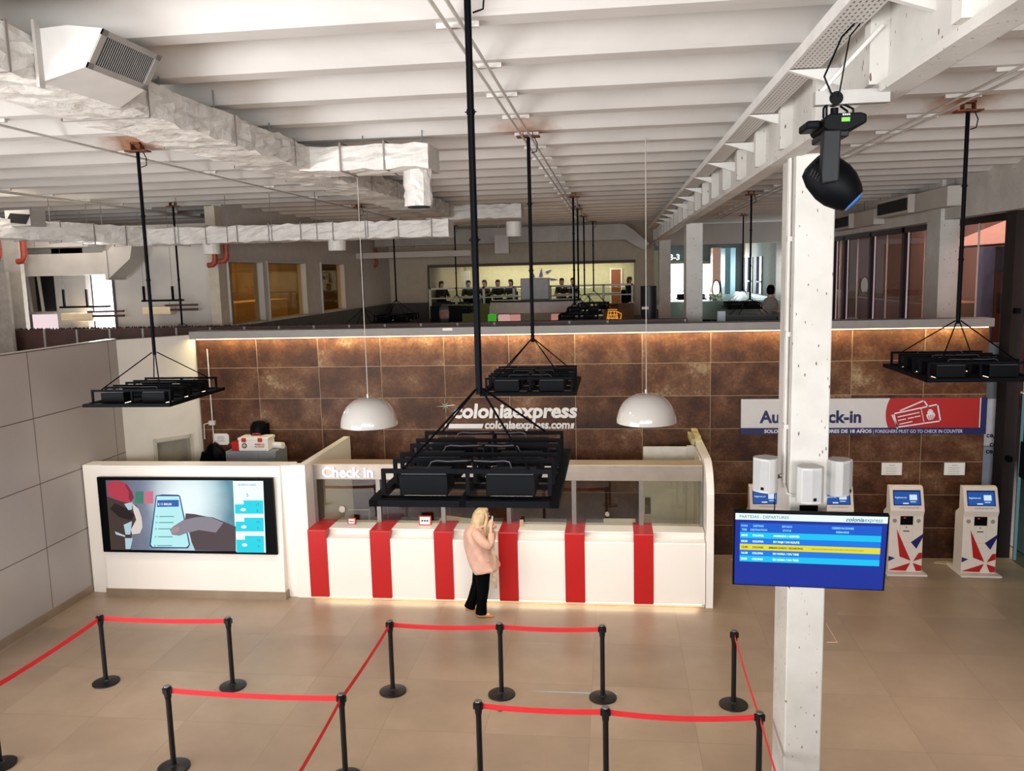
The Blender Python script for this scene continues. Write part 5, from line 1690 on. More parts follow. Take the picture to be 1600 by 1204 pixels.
for k, v in pos.items():
    o = make_stanchion() if first_st is None else copy_tree(first_st)
    first_st = first_st or o
    o.location = v
    WL[o] = v.copy()
    tag(o, lab[k], 'queue post', GQ)
    ST[k] = o


def belt(a, b, sag=.03):
    p, q = pos[a], pos[b]
    d = (q - p); L = d.length; d.normalize()
    n_ = Vector((-d.y, d.x, 0)) * .0012
    rings = []
    for i in range(15):
        s = i / 14
        c = p + d * (.03 + (L - .06) * s)
        z = .885 - sag * 4 * s * (1 - s)
        h = .029
        rings.append([c + n_ + Vector((0, 0, z - h)), c + n_ + Vector((0, 0, z + h)), c - n_ + Vector((0, 0, z + h)), c - n_ + Vector((0, 0, z - h))])
    MB().loft(rings).build('belt', BELT, ST[a])


for a, b, s in (('A', 'L', .02), ('A', 'B', .02), ('C', 'D', .025), ('D', 'E', .02), ('C', 'H', .02), ('G', 'H', .02), ('M', 'N', .02), ('N', 'O', .04), ('F', 'O', .03), ('H', 'P', .02), ('O', 'R', .03)):
    belt(a, b, s)
p, q = at(832, 1079, Z=0.002), at(965, 1084, Z=.002)
one(MB().prism([(p.x, p.y - .003), (q.x, q.y - .02), (q.x, q.y + .02), (p.x, p.y + .003)], 'z', .0005, .0025), 'floor_tape', mat('pale_blue_tape', '#8fb0bd', .5), 'thin pale blue tape strip on the floor under a stanchion base', 'tape', loc=(p.x, p.y, 0))
one(MB().tube([at(1291, 974, Z=.006), at(1308, 1003, Z=.006), at(1292, 1003, Z=.006)], .006, 6), 'loose_string', mat('pale_pink_cord', '#e0b8a0', .5), 'pale string lying in a bend on the floor beside the pillar', 'cord')
p = at(782, 1109, Z=0)
one(MB().tube([(p.x + .03 * math.cos(i * .5), p.y + .03 * math.sin(i * .5), .004) for i in range(13)], .004, 5), 'floor_ring', BLACKP, 'tiny ring lying on the floor behind the front belt', 'ring')
# ================================================================== people
SKIN = mat('skin', '#d9a98c', .55, var=.04)


def ring(cx, cy, z, hx, hy, n=20, p=2.3):
    out = []
    for i in range(n):
        a = 2 * PI * i / n
        c, s = math.cos(a), math.sin(a)
        out.append(Vector((cx + hx * math.copysign(abs(c) ** (2 / p), c), cy + hy * math.copysign(abs(s) ** (2 / p), s), z)))
    return out


def limb_rings(pts, rad, n=14):
    pts = [Vector(p) for p in pts]
    rings = []
    a = None
    for i, p in enumerate(pts):
        d = (pts[min(i + 1, len(pts) - 1)] - pts[max(i - 1, 0)]).normalized()
        a = d.orthogonal().normalized() if a is None else (a - d * a.dot(d)).normalized()
        b = d.cross(a)
        rings.append([p + (a * math.cos(2 * PI * k / n) + b * math.sin(2 * PI * k / n)) * rad[i] for k in range(n)])
    return rings


def skin_body(name, verts, edges, parent, m, root=0):
    """one continuous surface grown on a skeleton: verts = [(x,y,z,r)]"""
    me = bpy.data.meshes.new(name)
    me.from_pydata([v[:3] for v in verts], edges, [])
    me.materials.append(m)
    o = bpy.data.objects.new(name, me)
    COL.objects.link(o)
    o.parent = parent
    WL[o] = WL[parent]
    o.modifiers.new('skin', 'SKIN')
    for i, v in enumerate(verts):
        sv = me.skin_vertices[0].data[i]
        rr = v[3] if isinstance(v[3], tuple) else (v[3], v[3])
        sv.radius = rr
        sv.use_root = (i == root)
    s = o.modifiers.new('subsurf', 'SUBSURF')
    s.levels = s.render_levels = 2
    return o


def hand(V, E, wrist, base, d, side, up, s=1.0, curl=.8):
    """adds palm and five separate fingers to a skeleton; d = finger direction, side = towards the thumb"""
    d, side, up = Vector(d).normalized(), Vector(side).normalized(), Vector(up).normalized()
    w = Vector(base)
    pm = w + d * .045 * s
    V.append((*pm, .024 * s)); ip = len(V) - 1
    E.append((wrist, ip))
    for k, (off, L) in enumerate(((.026, .062), (.009, .072), (-.009, .068), (-.025, .052))):
        k0 = w + d * .085 * s + side * off * s
        V.append((*k0, .0095 * s)); a = len(V) - 1
        E.append((ip, a))
        k1 = k0 + (d * math.cos(curl * .5) - up * math.sin(curl * .5)) * L * .55 * s
        V.append((*k1, .0085 * s)); b = len(V) - 1
        E.append((a, b))
        k2 = k1 + (d * math.cos(curl * 1.4) - up * math.sin(curl * 1.4)) * L * .5 * s
        V.append((*k2, .0072 * s)); E.append((b, len(V) - 1))
    t0 = w + d * .03 * s + side * .034 * s
    V.append((*t0, .0105 * s)); a = len(V) - 1
    E.append((ip, a))
    t1 = t0 + (d * .75 + side * .55 - up * .3).normalized() * .04 * s
    V.append((*t1, .0095 * s)); E.append((a, len(V) - 1))
    t2 = t1 + (d * .9 + side * .1 - up * .3).normalized() * .03 * s
    V.append((*t2, .008 * s)); E.append((len(V) - 2, len(V) - 1))


# ---- the woman at the counter, facing along the counter (+x) and holding a phone
wp = at(752, 960, Z=0)
wo = (wp.x, wp.y, 0)
t = thing('person', 'blond woman in a blush pink coat standing at the counter with a phone', 'person', (0, 0, 0))
hd_ = Vector((.09, .02, 1.55))
V = [(.03, 0, .86, (.13, .11)), (.0, 0, 1.0, (.13, .10)), (-.04, 0, 1.2, (.15, .11)), (-.055, 0, 1.36, (.13, .09)), (-.01, 0.005, 1.45, .052), (.04, .012, 1.495, .052),
     (hd_.x, hd_.y, hd_.z, (.083, .075)), (hd_.x + .005, hd_.y, hd_.z + .085, (.075, .068))]
E_ = [(0, 1), (1, 2), (2, 3), (3, 4), (4, 5), (5, 6), (6, 7)]


def chain(start, pts):
    prev = start
    ids = []
    for p in pts:
        V.append(p)
        E_.append((prev, len(V) - 1))
        prev = len(V) - 1
        ids.append(prev)
    return ids


lr = chain(0, [(.05, -.085, .80, .085), (.045, -.085, .44, .06), (.0, -.085, .10, .042), (.05, -.09, .045, .035), (.14, -.095, .035, .03)])
ll = chain(0, [(.02, .085, .80, .085), (-.04, .085, .46, .06), (-.17, .085, .14, .042), (-.15, .088, .06, .035), (-.07, .09, .035, .03)])
ar = chain(3, [(-.05, -.17, 1.37, .055), (.05, -.215, 1.27, .045), (.16, -.225, 1.185, .038), (.185, -.17, 1.28, .032), (.19, -.12, 1.375, .024)])
al = chain(3, [(-.04, .17, 1.35, .055), (.06, .2, 1.2, .045), (.14, .19, 1.10, .038), (.20, .12, 1.22, .032), (.21, .08, 1.31, .024)])
hand(V, E_, ar[-1], (.19, -.115, 1.385), (-.02, .10, 1), (1, .2, 0), (-.2, -1, 0), 1.0, .6)
hand(V, E_, al[-1], (.21, .08, 1.32), (.0, -.25, 1), (1, 0, 0), (.2, 1, 0), 1.0, .6)
body_ = skin_body('body', V, E_, t, SKIN, 0)
# face features
fc = MB()
fx = hd_.x + .078
fc.lathe([(.0, .0), (.012, .004), (.014, .014), (.008, .026), (.0, .03)], (0, 0, 0), 10)
for v in fc.v:
    v.x, v.y, v.z = fx + v.x * .9, hd_.y + v.y * .8, hd_.z + .0 + v.z - .01
fc.build('nose', SKIN, t, smooth=True)
m = MB()
for s in (-1, 1):
    m.cyl((fx - .012, hd_.y + s * .032, hd_.z + .035), (fx + .002, hd_.y + s * .032, hd_.z + .035), .010, seg=10)
m.build('eye', mat('eye_dark', '#2a221e', .3, var=0), t)
MB().obox((fx - .004, hd_.y, hd_.z - .045), (.012, .042, .012), Matrix.Identity(3)).build('mouth', mat('lips', '#a8584e', .5, var=0), t, bevel=.004)
MB().lathe([(.0, 0), (.016, .003), (.02, .02), (.012, .04), (0, .044)], (hd_.x - .01, hd_.y - .082, hd_.z - .015), 10).build('ear', SKIN, t, smooth=True)
# hair: long and wavy
HAIR = mat('blond_hair', '#c9ad83', .6, var=.18, scale=18, bump=.3, bscale=45)
rings = []
for z, cx, cy, hx, hy in ((1.695, .065, .01, .02, .02), (1.685, .065, .01, .07, .07), (1.655, .06, .01, .108, .10), (1.605, .042, .01, .122, .115), (1.545, .02, .01, .118, .122), (1.485, -.0, .005, .108, .13), (1.425, -.02, 0, .105, .138), (1.365, -.035, -.01, .10, .14), (1.305, -.05, -.015, .085, .12), (1.255, -.07, -.02, .05, .085)):
    r_ = ring(cx, cy, z, hx, hy, 28, 2.0)
    for i, v in enumerate(r_):
        a = 2 * PI * i / 28
        w = .007 * math.sin(9 * a + z * 40) + .004 * math.sin(15 * a - z * 60)
        v.x += w * math.cos(a); v.y += w * math.sin(a)
        if z < 1.63 and v.x > hd_.x + .02:      # keep the face free
            v.x = hd_.x + .02 - (v.x - hd_.x - .02) * .2
    rings.append(r_)
MB().loft(rings).build('hair', HAIR, t, smooth=True, sub=1)
# front locks beside the face
m = MB()
for s, x0 in ((-1, .115), (1, .115)):
    for r_ in [limb_rings([(x0, hd_.y + s * .075, 1.64), (x0 + .02, hd_.y + s * .092, 1.56), (x0 + .0, hd_.y + s * .095, 1.47), (x0 - .02, hd_.y + s * .10, 1.38), (x0 - .0, hd_.y + s * .10, 1.28)], [.012, .026, .028, .026, .008], 10)]:
        m.loft(r_)
m.build('hair_lock', HAIR, t, smooth=True)
# coat
COAT = mat('blush_coat', '#d3a894', .8, var=.07, scale=7, bump=.9, bscale=9, spec=.2)
rr_ = random.Random(11)
rings = []
for z, cx, cy, hx, hy, sl in ((.72, .10, 0, .215, .255, .05), (.755, .095, 0, .22, .255, .045), (.82, .065, 0, .22, .25, .03), (.93, .03, 0, .215, .24, .01), (1.04, -.01, 0, .20, .23, 0), (1.15, -.035, 0, .19, .225, 0), (1.25, -.05, 0, .18, .22, 0), (1.33, -.055, 0, .165, .21, 0), (1.39, -.05, 0, .14, .18, 0), (1.43, -.035, 0, .105, .125, 0), (1.46, -.015, 0, .085, .085, 0), (1.49, .0, 0, .08, .08, 0)):
    r_ = ring(cx, cy, z, hx, hy, 28, 2.2)
    for i, v in enumerate(r_):
        a = 2 * PI * i / 28
        f = .026 * (1 if z < 1.3 else .35)
        w = f * math.sin(5 * a + z * 9) * .6 + f * math.sin(11 * a - z * 14) * .4
        v.x += w * math.cos(a); v.y += w * math.sin(a)
        v.z += sl * (v.x - cx) / hx * .8
    rings.append(r_)
ct = MB().loft(rings).build('coat', COAT, t, smooth=True, sub=1)
for pts in ([(-.06, -.165, 1.395), (-.035, -.2, 1.35), (.03, -.235, 1.27), (.10, -.25, 1.205), (.165, -.245, 1.165), (.19, -.21, 1.19), (.19, -.165, 1.27), (.192, -.13, 1.35)],
            [(-.04, .165, 1.38), (-.02, .2, 1.32), (.04, .215, 1.21), (.1, .215, 1.12), (.15, .2, 1.08), (.19, .155, 1.14), (.205, .11, 1.24), (.21, .09, 1.29)]):
    MB().loft(limb_rings(pts, [.07, .083, .08, .074, .07, .066, .056, .048], 16)).build('sleeve', COAT, ct, smooth=True, sub=1)
MB().obox((.10, -.238, .93), (.14, .02, .016), Matrix.Rotation(-.35, 3, 'Y')).build('pocket_flap', COAT, ct, bevel=.004)
m = MB()
m.loft([ring(-.0, 0, 1.47, .088, .09, 20), ring(.0, 0, 1.44, .115, .12, 20), ring(.005, 0, 1.42, .12, .13, 20)], caps=False)
m.build('collar', COAT, ct, smooth=True)
# trousers
TRO = mat('black_trousers', '#040406', .8, var=.0, spec=.05)
for y, pts in ((-.088, [(.05, -.088, .86), (.05, -.088, .72), (.045, -.088, .45), (.015, -.088, .22), (.005, -.088, .06)]), (.088, [(.02, .088, .86), (-.0, .088, .72), (-.045, .088, .46), (-.13, .088, .22), (-.18, .088, .09)])):
    MB().loft(limb_rings(pts, [.12, .112, .09, .078, .088], 16)).build('trouser_leg', TRO, t, smooth=True)
SHOE = mat('tan_shoe', '#b57a4a', .45, var=.06)
for x, y, rz, lift in ((.0, -.09, 0, 0), (-.19, .09, .28, .03)):
    m = MB()
    rings = []
    for u, hw, h in ((-.06, .025, .06), (-.04, .036, .085), (.02, .04, .09), (.09, .044, .065), (.15, .042, .045), (.19, .03, .035), (.205, .012, .025)):
        c = Vector((x + u, y, 0))
        z0 = lift * (1 - (u + .06) / .265)
        rings.append([Vector((c.x, c.y - hw, z0 + .002)), Vector((c.x, c.y - hw * .95, z0 + h * .6)), Vector((c.x, c.y - hw * .4, z0 + h)), Vector((c.x, c.y + hw * .4, z0 + h)), Vector((c.x, c.y + hw * .95, z0 + h * .6)), Vector((c.x, c.y + hw, z0 + .002))])
    m.loft(rings).build('shoe', SHOE, t, smooth=True, sub=1)
# phone and scarf
MB().obox((.205, -.06, 1.50), (.012, .075, .15), Matrix.Rotation(.2, 3, 'Z') @ Matrix.Rotation(.15, 3, 'Y')).build('phone', mat('phone_case', '#d8d8dc', .3), t, bevel=.006)
m = MB()
rings = []
for i, (x, y, z) in enumerate(((.13, -.05, 1.40), (.18, -.07, 1.25), (.21, -.10, 1.05), (.225, -.12, .85), (.225, -.13, .68), (.23, -.13, .47))):
    w = .035 + .004 * math.sin(i * 2)
    rings.append([Vector((x - w, y, z)), Vector((x, y - .012, z)), Vector((x + w, y, z)), Vector((x, y + .012, z))])
m.loft(rings).build('scarf', mat('beige_scarf', '#b9a184', .8, var=.2, scale=18), t, smooth=True)
t.location = wo
t.rotation_euler = (0, 0, .12)

# ---- people sitting on the far mezzanine (a few pixels each)
def sitter(x, y, z, rz, top, hair, label, group='people sitting in the far cafe'):
    t = thing('person', label, 'person', (0, 0, 0), group)
    V2 = [(0, 0, .48, .13), (0, .0, .75, .12), (0, 0, .98, .11), (0, 0, 1.08, .045), (0, -.02, 1.2, .085), (0, -.02, 1.27, .07)]
    E2 = [(0, 1), (1, 2), (2, 3), (3, 4), (4, 5)]
    def ch(s, pts):
        pr = s
        for p in pts:
            V2.append(p); E2.append((pr, len(V2) - 1)); pr = len(V2) - 1
        return pr
    for s in (-1, 1):
        ch(0, [(s * .1, -.1, .48, .075), (s * .12, -.42, .5, .06), (s * .12, -.42, .1, .045), (s * .12, -.52, .05, .035)])
        w_ = ch(2, [(s * .18, 0, .98, .05), (s * .24, -.1, .76, .042), (s * .16, -.32, .74, .03)])
        hand(V2, E2, w_, (s * .16, -.33, .74), (-s * .2, -1, .1), (-s, 0, 0), (0, 0, 1), 1.1, .5)
    skin_body('body', V2, E2, t, SKIN, 0)
    MB().loft([ring(0, .01, 1.34, .02, .02, 14), ring(0, .01, 1.32, .075, .08, 14), ring(0, .015, 1.24, .096, .098, 14), ring(0, .04, 1.16, .09, .075, 14), ring(0, .05, 1.08, .07, .05, 14)]).build('hair', mat('hair_' + hair, hair, .6), t, smooth=True)
    tm = mat('top_' + top, top, .8)
    c_ = MB().loft([ring(0, 0, .45, .17, .15, 16), ring(0, 0, .7, .16, .14, 16), ring(0, 0, .95, .19, .13, 16), ring(0, 0, 1.05, .12, .09, 16), ring(0, 0, 1.08, .06, .06, 16)])
    for s in (-1, 1):
        c_.loft(limb_rings([(s * .16, 0, 1.0), (s * .245, -.1, .76), (s * .18, -.28, .745)], [.075, .06, .045], 12))
    c_.build('top', tm, t, smooth=True)
    l_ = MB()
    for s in (-1, 1):
        l_.loft(limb_rings([(s * .09, .02, .5), (s * .12, -.42, .52), (s * .12, -.43, .12)], [.11, .085, .065], 12))
    l_.build('trousers', TRO, t, smooth=True)
    t.location = (x, y, z)
    t.rotation_euler = (0, 0, rz)
    return t


zf = 3.602
for px, Y, rz, top, hair, lb in ((690, 31.2, .6, '#1c1d24', '#3a2417', 'person in dark clothes sitting alone at the far end of the cafe railing'),
                                 (732, 32.4, .3, '#20242c', '#1c1513', 'person in dark grey sitting just left of the nearest lamp pole in the cafe'),
                                 (757, 32.6, -.2, '#3a2f2c', '#241a16', 'person in brown sitting just right of the nearest lamp pole in the cafe'),
                                 (778, 32.3, .2, '#1d1e22', '#201815', 'dark-haired person at the dome cord in the far cafe'),
                                 (798, 32.5, -.3, '#2c3038', '#191311', 'person in slate top beside the white box in the cafe'),
                                 (878, 32.3, .2, '#2a2320', '#1f1613', 'person in dark brown sitting right of the white box in the cafe'),
                                 (895, 32.6, -.2, '#1c1f28', '#241914', 'person in navy sitting beside the close row of lamp poles'),
                                 (984, 31.2, .9, '#22242b', '#6b3a22', 'reddish-haired person at the end of the cafe railing near the brown door')):
    x = at(px, 450, Y=Y).x
    sitter(x, Y, zf, rz, top, hair, lb)
    ch_ = thing('cafe_chair', 'dark chair under the ' + ' '.join(lb.replace(' sitting', '').replace(' in the cafe', '').replace(' in the far cafe', '').split()[:11]), 'chair', (0, 0, 0), 'cafe chairs')
    MB().box(-.2, .2, -.2, .2, .29, .33).build('seat', BLACKP, ch_)
    MB().box(-.2, .2, .22, .25, .33, .85).build('backrest', BLACKP, ch_)
    for sx_ in (-1, 1):
        for sy_ in (-1, 1):
            MB().cyl((sx_ * .18, sy_ * .18, 0), (sx_ * .18, sy_ * .18, .30), .015, seg=6).build('leg', BLACKP, ch_)
    ch_.location = (x, Y, zf)
    ch_.rotation_euler = (0, 0, rz)
# ================================================================== far cafe, mezzanine and what stands behind the ledge
RAILW = mat('white_rail', '#d2d0c4', .5)
t = thing('mezzanine_railing', 'white tube railing along the edge of the far cafe mezzanine', 'railing', (-2.8, YB - .4, zf))
yr_ = YB - .4
zt1, zt2 = at(800, 447, Y=yr_).z, at(800, 452, Y=yr_).z
xa_, xb_ = at(671, 460, Y=yr_).x, at(989, 460, Y=yr_).x
m = MB().box(xa_, xb_, yr_ - .03, yr_ + .03, zt1 - .06, zt1)
m.box(xa_, xb_, yr_ - .02, yr_ + .02, zt2 - .28, zt2 - .24)
m.build('top_rail', RAILW, t)
for px in (672, 713, 756, 803, 860, 896, 943, 988):
    x = at(px, 460, Y=yr_).x
    MB().box(x - .04, x + .04, yr_ - .03, yr_ + .03, zf, zt1).build('post', RAILW, t)
MB().box(xa_, xb_, yr_ - .01, yr_ + .0, zf + .05, zt1 - .1).build('glass_infill', glass('rail_glass', '#e6ebe4', .02, fs=.4), t)
for px, Y, lb in ((738, 31.9, 'white cafe table with dark people around it near the nearest lamp pole'), (790, 32.0, 'white cafe table behind the dome cord'), (888, 32.0, 'white cafe table right of the white box'), (950, 32.5, 'long white cafe table before the brown door')):
    x = at(px, 450, Y=Y).x
    t = thing('cafe_table', lb, 'table', (x, Y, zf), 'white cafe tables')
    w = 1.0 if px != 950 else 1.6
    MB().box(x - w / 2, x + w / 2, Y - .75, Y - .3, zf + .70, zf + .74).build('tabletop', RAILW, t)
    for sx_ in (-1, 1):
        MB().cyl((x + sx_ * (w / 2 - .1), Y - .5, zf), (x + sx_ * (w / 2 - .1), Y - .5, zf + .70), .03, seg=8).build('leg', RAILW, t)
# brown door, star shapes and camera on the cafe wall
p, q = at(955, 421, Y=37.9), at(970, 465, Y=37.9)
t = thing('door_4', 'reddish brown door at the back of the far cafe', 'door', (p.x, 37.9, zf), kind='structure')
MB().box(p.x, q.x, 37.92, 37.98, zf, p.z).build('door_panel', mat('brown_door', '#7a4020', .5), t)
MB().box(p.x - .07, p.x, 37.9, 37.98, zf, p.z + .06).box(q.x, q.x + .07, 37.9, 37.98, zf, p.z + .06).box(p.x, q.x, 37.9, 37.98, p.z, p.z + .06).build('door_frame', RAILW, t)
t = thing('wall_star', 'navy star shards painted on the back wall of the far cafe', 'wall decoration', tuple(at(845, 430, Y=37.9)))
for pts in ([(846, 418), (848, 432), (842, 432)], [(852, 424), (862, 421), (855, 428)], [(858, 434), (871, 436), (860, 437)], [(832, 424), (836, 432), (833, 434)]):
    a_ = [at(x, y, Y=37.95) for x, y in pts]
    MB().prism([(v.x, v.z) for v in a_], 'y', 37.93, 37.98).build('shard', mat('navy_shard', '#1d2266', .5, var=0), t)
# white projection panel and vent on the near end of the cafe
p, q = at(695, 424, Y=37), at(735, 452, Y=37)
one(MB().box(p.x, q.x, 37, 37.06, q.z, p.z), 'projection_panel', mat('pale_panel', '#b9bdb4', .6), 'pale projection panel on the wall behind the cafe people', 'panel')

one(MB().box(at(690, 480, Y=29.2).x, at(764, 480, Y=29.2).x, 29.2, 29.35, 0, at(720, 475, Y=29.2).z), 'low_green_wall', mat('olive_green_front', '#6f7d45', .6), 'olive green front below the cafe railing behind the portrait board', 'panel')
# white bowed counter with the white box below the mezzanine
YK = 26.0
p, q = at(762, 472, Y=YK), at(906, 489, Y=YK)
t = thing('bowed_counter', 'white bowed counter front hanging below the cafe railing', 'counter', ((p.x + q.x) / 2, YK + .5, q.z))
n = 14
arcp = [(p.x + (q.x - p.x) * i / n, YK + .5 - .5 * math.sin(PI * i / n)) for i in range(n + 1)]
MB().prism(arcp + [(q.x, YK + 1.2), (p.x, YK + 1.2)], 'z', at(830, 489, Y=YK).z, at(830, 472, Y=YK).z).build('front', mat('counter_pale', '#c3c3c3', .5), t)
MB().prism([(x, y - .04) for x, y in arcp] + [(q.x, YK + 1.2), (p.x, YK + 1.2)], 'z', at(830, 472, Y=YK).z, at(830, 469, Y=YK).z).build('top', mat('counter_dark_top', '#2a2320', .5), t)
MB().box(p.x + .2, q.x - .2, YK + .8, YK + 1.1, 0, at(830, 489, Y=YK).z).build('plinth', mat('plinth_green_grey', '#8d9489', .6), t)
p, q = at(813, 435, Y=YK + .6), at(858, 470, Y=YK + .6)
t = thing('white_box', 'pale grey box cabinet standing on the bowed counter behind the lamp pole', 'box', ((p.x + q.x) / 2, YK + .6, q.z))
zb_ = at(830, 469, Y=YK).z
MB().box(p.x, q.x, YK + .6, YK + 1.0, zb_, p.z).build('casing', mat('box_pale', '#a4a6a6', .5), t, bevel=.02)
MB().box(p.x + .03, q.x - .03, YK + .59, YK + .6, zb_ + .03, p.z - .03).build('front_door', mat('box_pale2', '#adafaf', .5), t)
Yp = 25.2
for x0, x1, y0, y1, h, nm, lb in ((762, 774, 491, 506, '#3fae2c', 'green_crate', 'bright green box below the bowed white counter'), (778, 795, 492, 507, '#d9a8a4', 'pink_crate', 'pale pink panel next to the bright green box'),
                                  (796, 812, 492, 507, '#cf8f88', 'pink_crate', 'darker pink panel, second from the green box'), (861, 878, 491, 507, '#c08076', 'pink_crate', 'reddish pink panel beside the close row of lamp frames')):
    p, q = at(x0, y0, Y=Yp), at(x1, y1, Y=Yp)
    one(MB().box(p.x, q.x, Yp, Yp + .3, q.z - .3, p.z).box((p.x + q.x) / 2 - .1, (p.x + q.x) / 2 + .1, Yp + .1, Yp + .2, 0, q.z), nm, glow(nm + h[1:], h, .8) if 'green' not in nm else glow('green_painted_glow', h, .7), lb, 'panel', bevel=.02)  # no lamps: brightness is put into the boxes as emission
# mural panel with the amber drawing
p, q = at(944, 474, Y=29.0), at(991, 506, Y=29.0)
t = thing('mural_board', 'brown mural board with an amber lit jug drawing near the far wall end', 'board', ((p.x + q.x) / 2, 29.0, 0))
MB().box(p.x, q.x, 29.0, 29.1, 0, p.z).build('board', mat('mural_brown', '#6b4a33', .6, var=.3, scale=1.6), t)
c = at(957, 492, Y=28.98)
am = glow('amber_line', '#f0a545', .9)
m = MB()
for r_, z in ((.16, -.3), (.2, -.22), (.19, -.1), (.17, 0.02), (.15, .14), (.16, .2)):
    m.tube([(c.x + r_ * math.cos(k * PI / 8), 28.85 + r_ * .4 * math.sin(k * PI / 8), c.z + z) for k in range(17)], .012, 5)
for k in range(8):
    a = k * PI / 4
    m.tube([(c.x + .2 * math.cos(a), 28.85 + .08 * math.sin(a), c.z - .22), (c.x + .15 * math.cos(a + .5), 28.85 + .06 * math.sin(a), c.z + .14)], .012, 5)
m.tube([(c.x + .16, 28.85, c.z + .12), (c.x + .3, 28.85, c.z + .05), (c.x + .28, 28.85, c.z - .12), (c.x + .18, 28.85, c.z - .16)], .018, 5)
m.build('jug_drawing', am, t)
dl = mat('dark_line', '#2a1a12', .6)
m = MB()
for a_, b_ in (((949, 479), (966, 477)), ((949, 479), (949, 486)), ((952, 484), (966, 482))):
    u, v = at(*a_, Y=28.99), at(*b_, Y=28.99)
    m.tube([u, v], .04, 6)
m.build('line_drawing', dl, t)
# tall dark cylinder
Yc_ = 20.0
p, q = at(1001, 447, Y=Yc_), at(1027, 506, Y=Yc_)
t = thing('dark_column_drum', 'tall dark drum standing before the white pillar end of the far wall', 'drum', ((p.x + q.x) / 2, Yc_ + .2, 0))
MB().cyl(((p.x + q.x) / 2, Yc_ + .2, 0), ((p.x + q.x) / 2, Yc_ + .2, p.z), (q.x - p.x) / 2, seg=32).build('drum', mat('drum_dark', '#1c2128', .45), t, smooth=True)
u = at(1008, 481, Y=Yc_ - .02)
MB().box(u.x - .08, u.x + .08, Yc_ - .03, Yc_ - .005, u.z - .03, u.z + .03).build('tag', PAPER, t)
# portrait board beyond the ledge
Yq = 17.2
p, q = at(672, 478, Y=Yq), at(722, 509, Y=Yq)
t = thing('portrait_board', 'dark portrait board with a bearded man\'s face rising behind the ledge', 'board', ((p.x + q.x) / 2, Yq, 0))
MB().box(p.x, q.x, Yq, Yq + .05, 0, p.z).build('panel', mat('portrait_dark', '#0b0a0b', .8, spec=.05), t)
c = at(694, 491, Y=Yq - .01)
f = MB()
f.lathe([(.0, -.17), (.05, -.165), (.085, -.12), (.105, -.04), (.108, .05), (.09, .12), (.05, .16), (0, .17)], (0, 0, 0), 20)
for v in f.v:
    v.x, v.y, v.z = c.x + v.x, Yq + v.y * .18, c.z + v.z
f.build('face', mat('portrait_skin', '#6b3d2b', .6, var=.2, scale=12), t, smooth=True)
h = MB().lathe([(.0, .185), (.07, .175), (.11, .13), (.112, .09), (.10, .10)], (0, 0, 0), 20)
for v in h.v:
    v.x, v.y, v.z = c.x + v.x, Yq + v.y * .22, c.z + v.z + .01
h.lathe([(.0, -.19), (.06, -.185), (.098, -.13), (.104, -.09), (.09, -.09), (.07, -.105), (0, -.105)], (c.x, Yq, c.z), 20)
for v in h.v[-140:]:
    v.y = Yq + (v.y - Yq) * .24
h.build('beard_and_hair', mat('portrait_hair', '#14100f', .7), t, smooth=True)
m = MB()
for s in (-1, 1):
    m.box(c.x + s * .045 - .022, c.x + s * .045 + .022, Yq - .026, Yq - .018, c.z + .035, c.z + .05)
m.box(c.x - .03, c.x + .03, Yq - .028, Yq - .018, c.z - .085, c.z - .072)
m.build('features', INK, t)
MB().box(c.x - .012, c.x + .012, Yq - .034, Yq - .015, c.z - .03, c.z + .03).build('nose', mat('portrait_skin', '#6b3d2b', .6), t, bevel=.006)
# small label on the ledge
p = at(699, 514.5, Y=YW - .18)
one(MB().box(p.x - .09, p.x + .09, YW - .178, YW - .171, p.z - .02, p.z + .025), 'ledge_label', PAPER, 'small white label stuck on the grey ledge below the portrait board', 'label')
# things behind the wall in the glazed bay
t = thing('glass_barrier', 'low grey-blue glass barrier running along the far bay', 'barrier', (5.2, 28, 0))
a_, b_ = at(1142, 469, Y=33), at(1216, 487, Y=24)
d_ = (b_ - a_)
MB().loft([[Vector((a_.x, a_.y, 3.0)), Vector((a_.x, a_.y, a_.z)), Vector((a_.x + .05, a_.y, a_.z)), Vector((a_.x + .05, a_.y, 3.0))], [Vector((b_.x, b_.y, 3.0)), Vector((b_.x, b_.y, b_.z)), Vector((b_.x + .05, b_.y, b_.z)), Vector((b_.x + .05, b_.y, 3.0))]]).build('panel', mat('barrier_grey', '#7d8190', .4), t)
MB().tube([a_ + Vector((.02, 0, .02)), b_ + Vector((.02, 0, .02))], .04, 8).build('rail', mat('barrier_rail', '#b5bac6', .4), t)
struct(MB().box(2.2, 6.8, 33, 45.9, 3.2, 3.9), 'floor_bay', mat('bay_floor', '#7f9a92', .4), 'pale raised floor of the far bay', 'floor')
t = thing('oval_mirror', 'oval standing mirror with a dark frame in the far bay', 'mirror', tuple(at(1119, 465, Y=34)))
c = at(1119, 451, Y=34)
m = MB().lathe([(.0, -.01), (.26, -.01), (.26, .01), (0, .01)], (0, 0, 0), 28)
for v in m.v:
    v.x, v.y, v.z = c.x + v.x * .5, 34 + v.z, c.z + v.y * 1.2
m.build('glass', glow('mirror_painted_reflection', '#f4fbf2', 1.2), t)  # mirror face glows pale in place of a true reflection
m = MB()
m.tube([(c.x + .15 * math.cos(i * PI / 14), 34, c.z + .34 * math.sin(i * PI / 14)) for i in range(29)], .02, 6)
m.tube([(c.x + .16, 34.02, c.z + .3), (c.x + .22, 34.02, 3.9)], .02, 6)
m.build('frame', BLACK, t)
p = at(1118, 465, Y=33.6)
t = thing('flower_bouquet', 'pale flower bouquet below the oval mirror', 'flowers', (p.x, 33.6, 3.9))
m = MB()
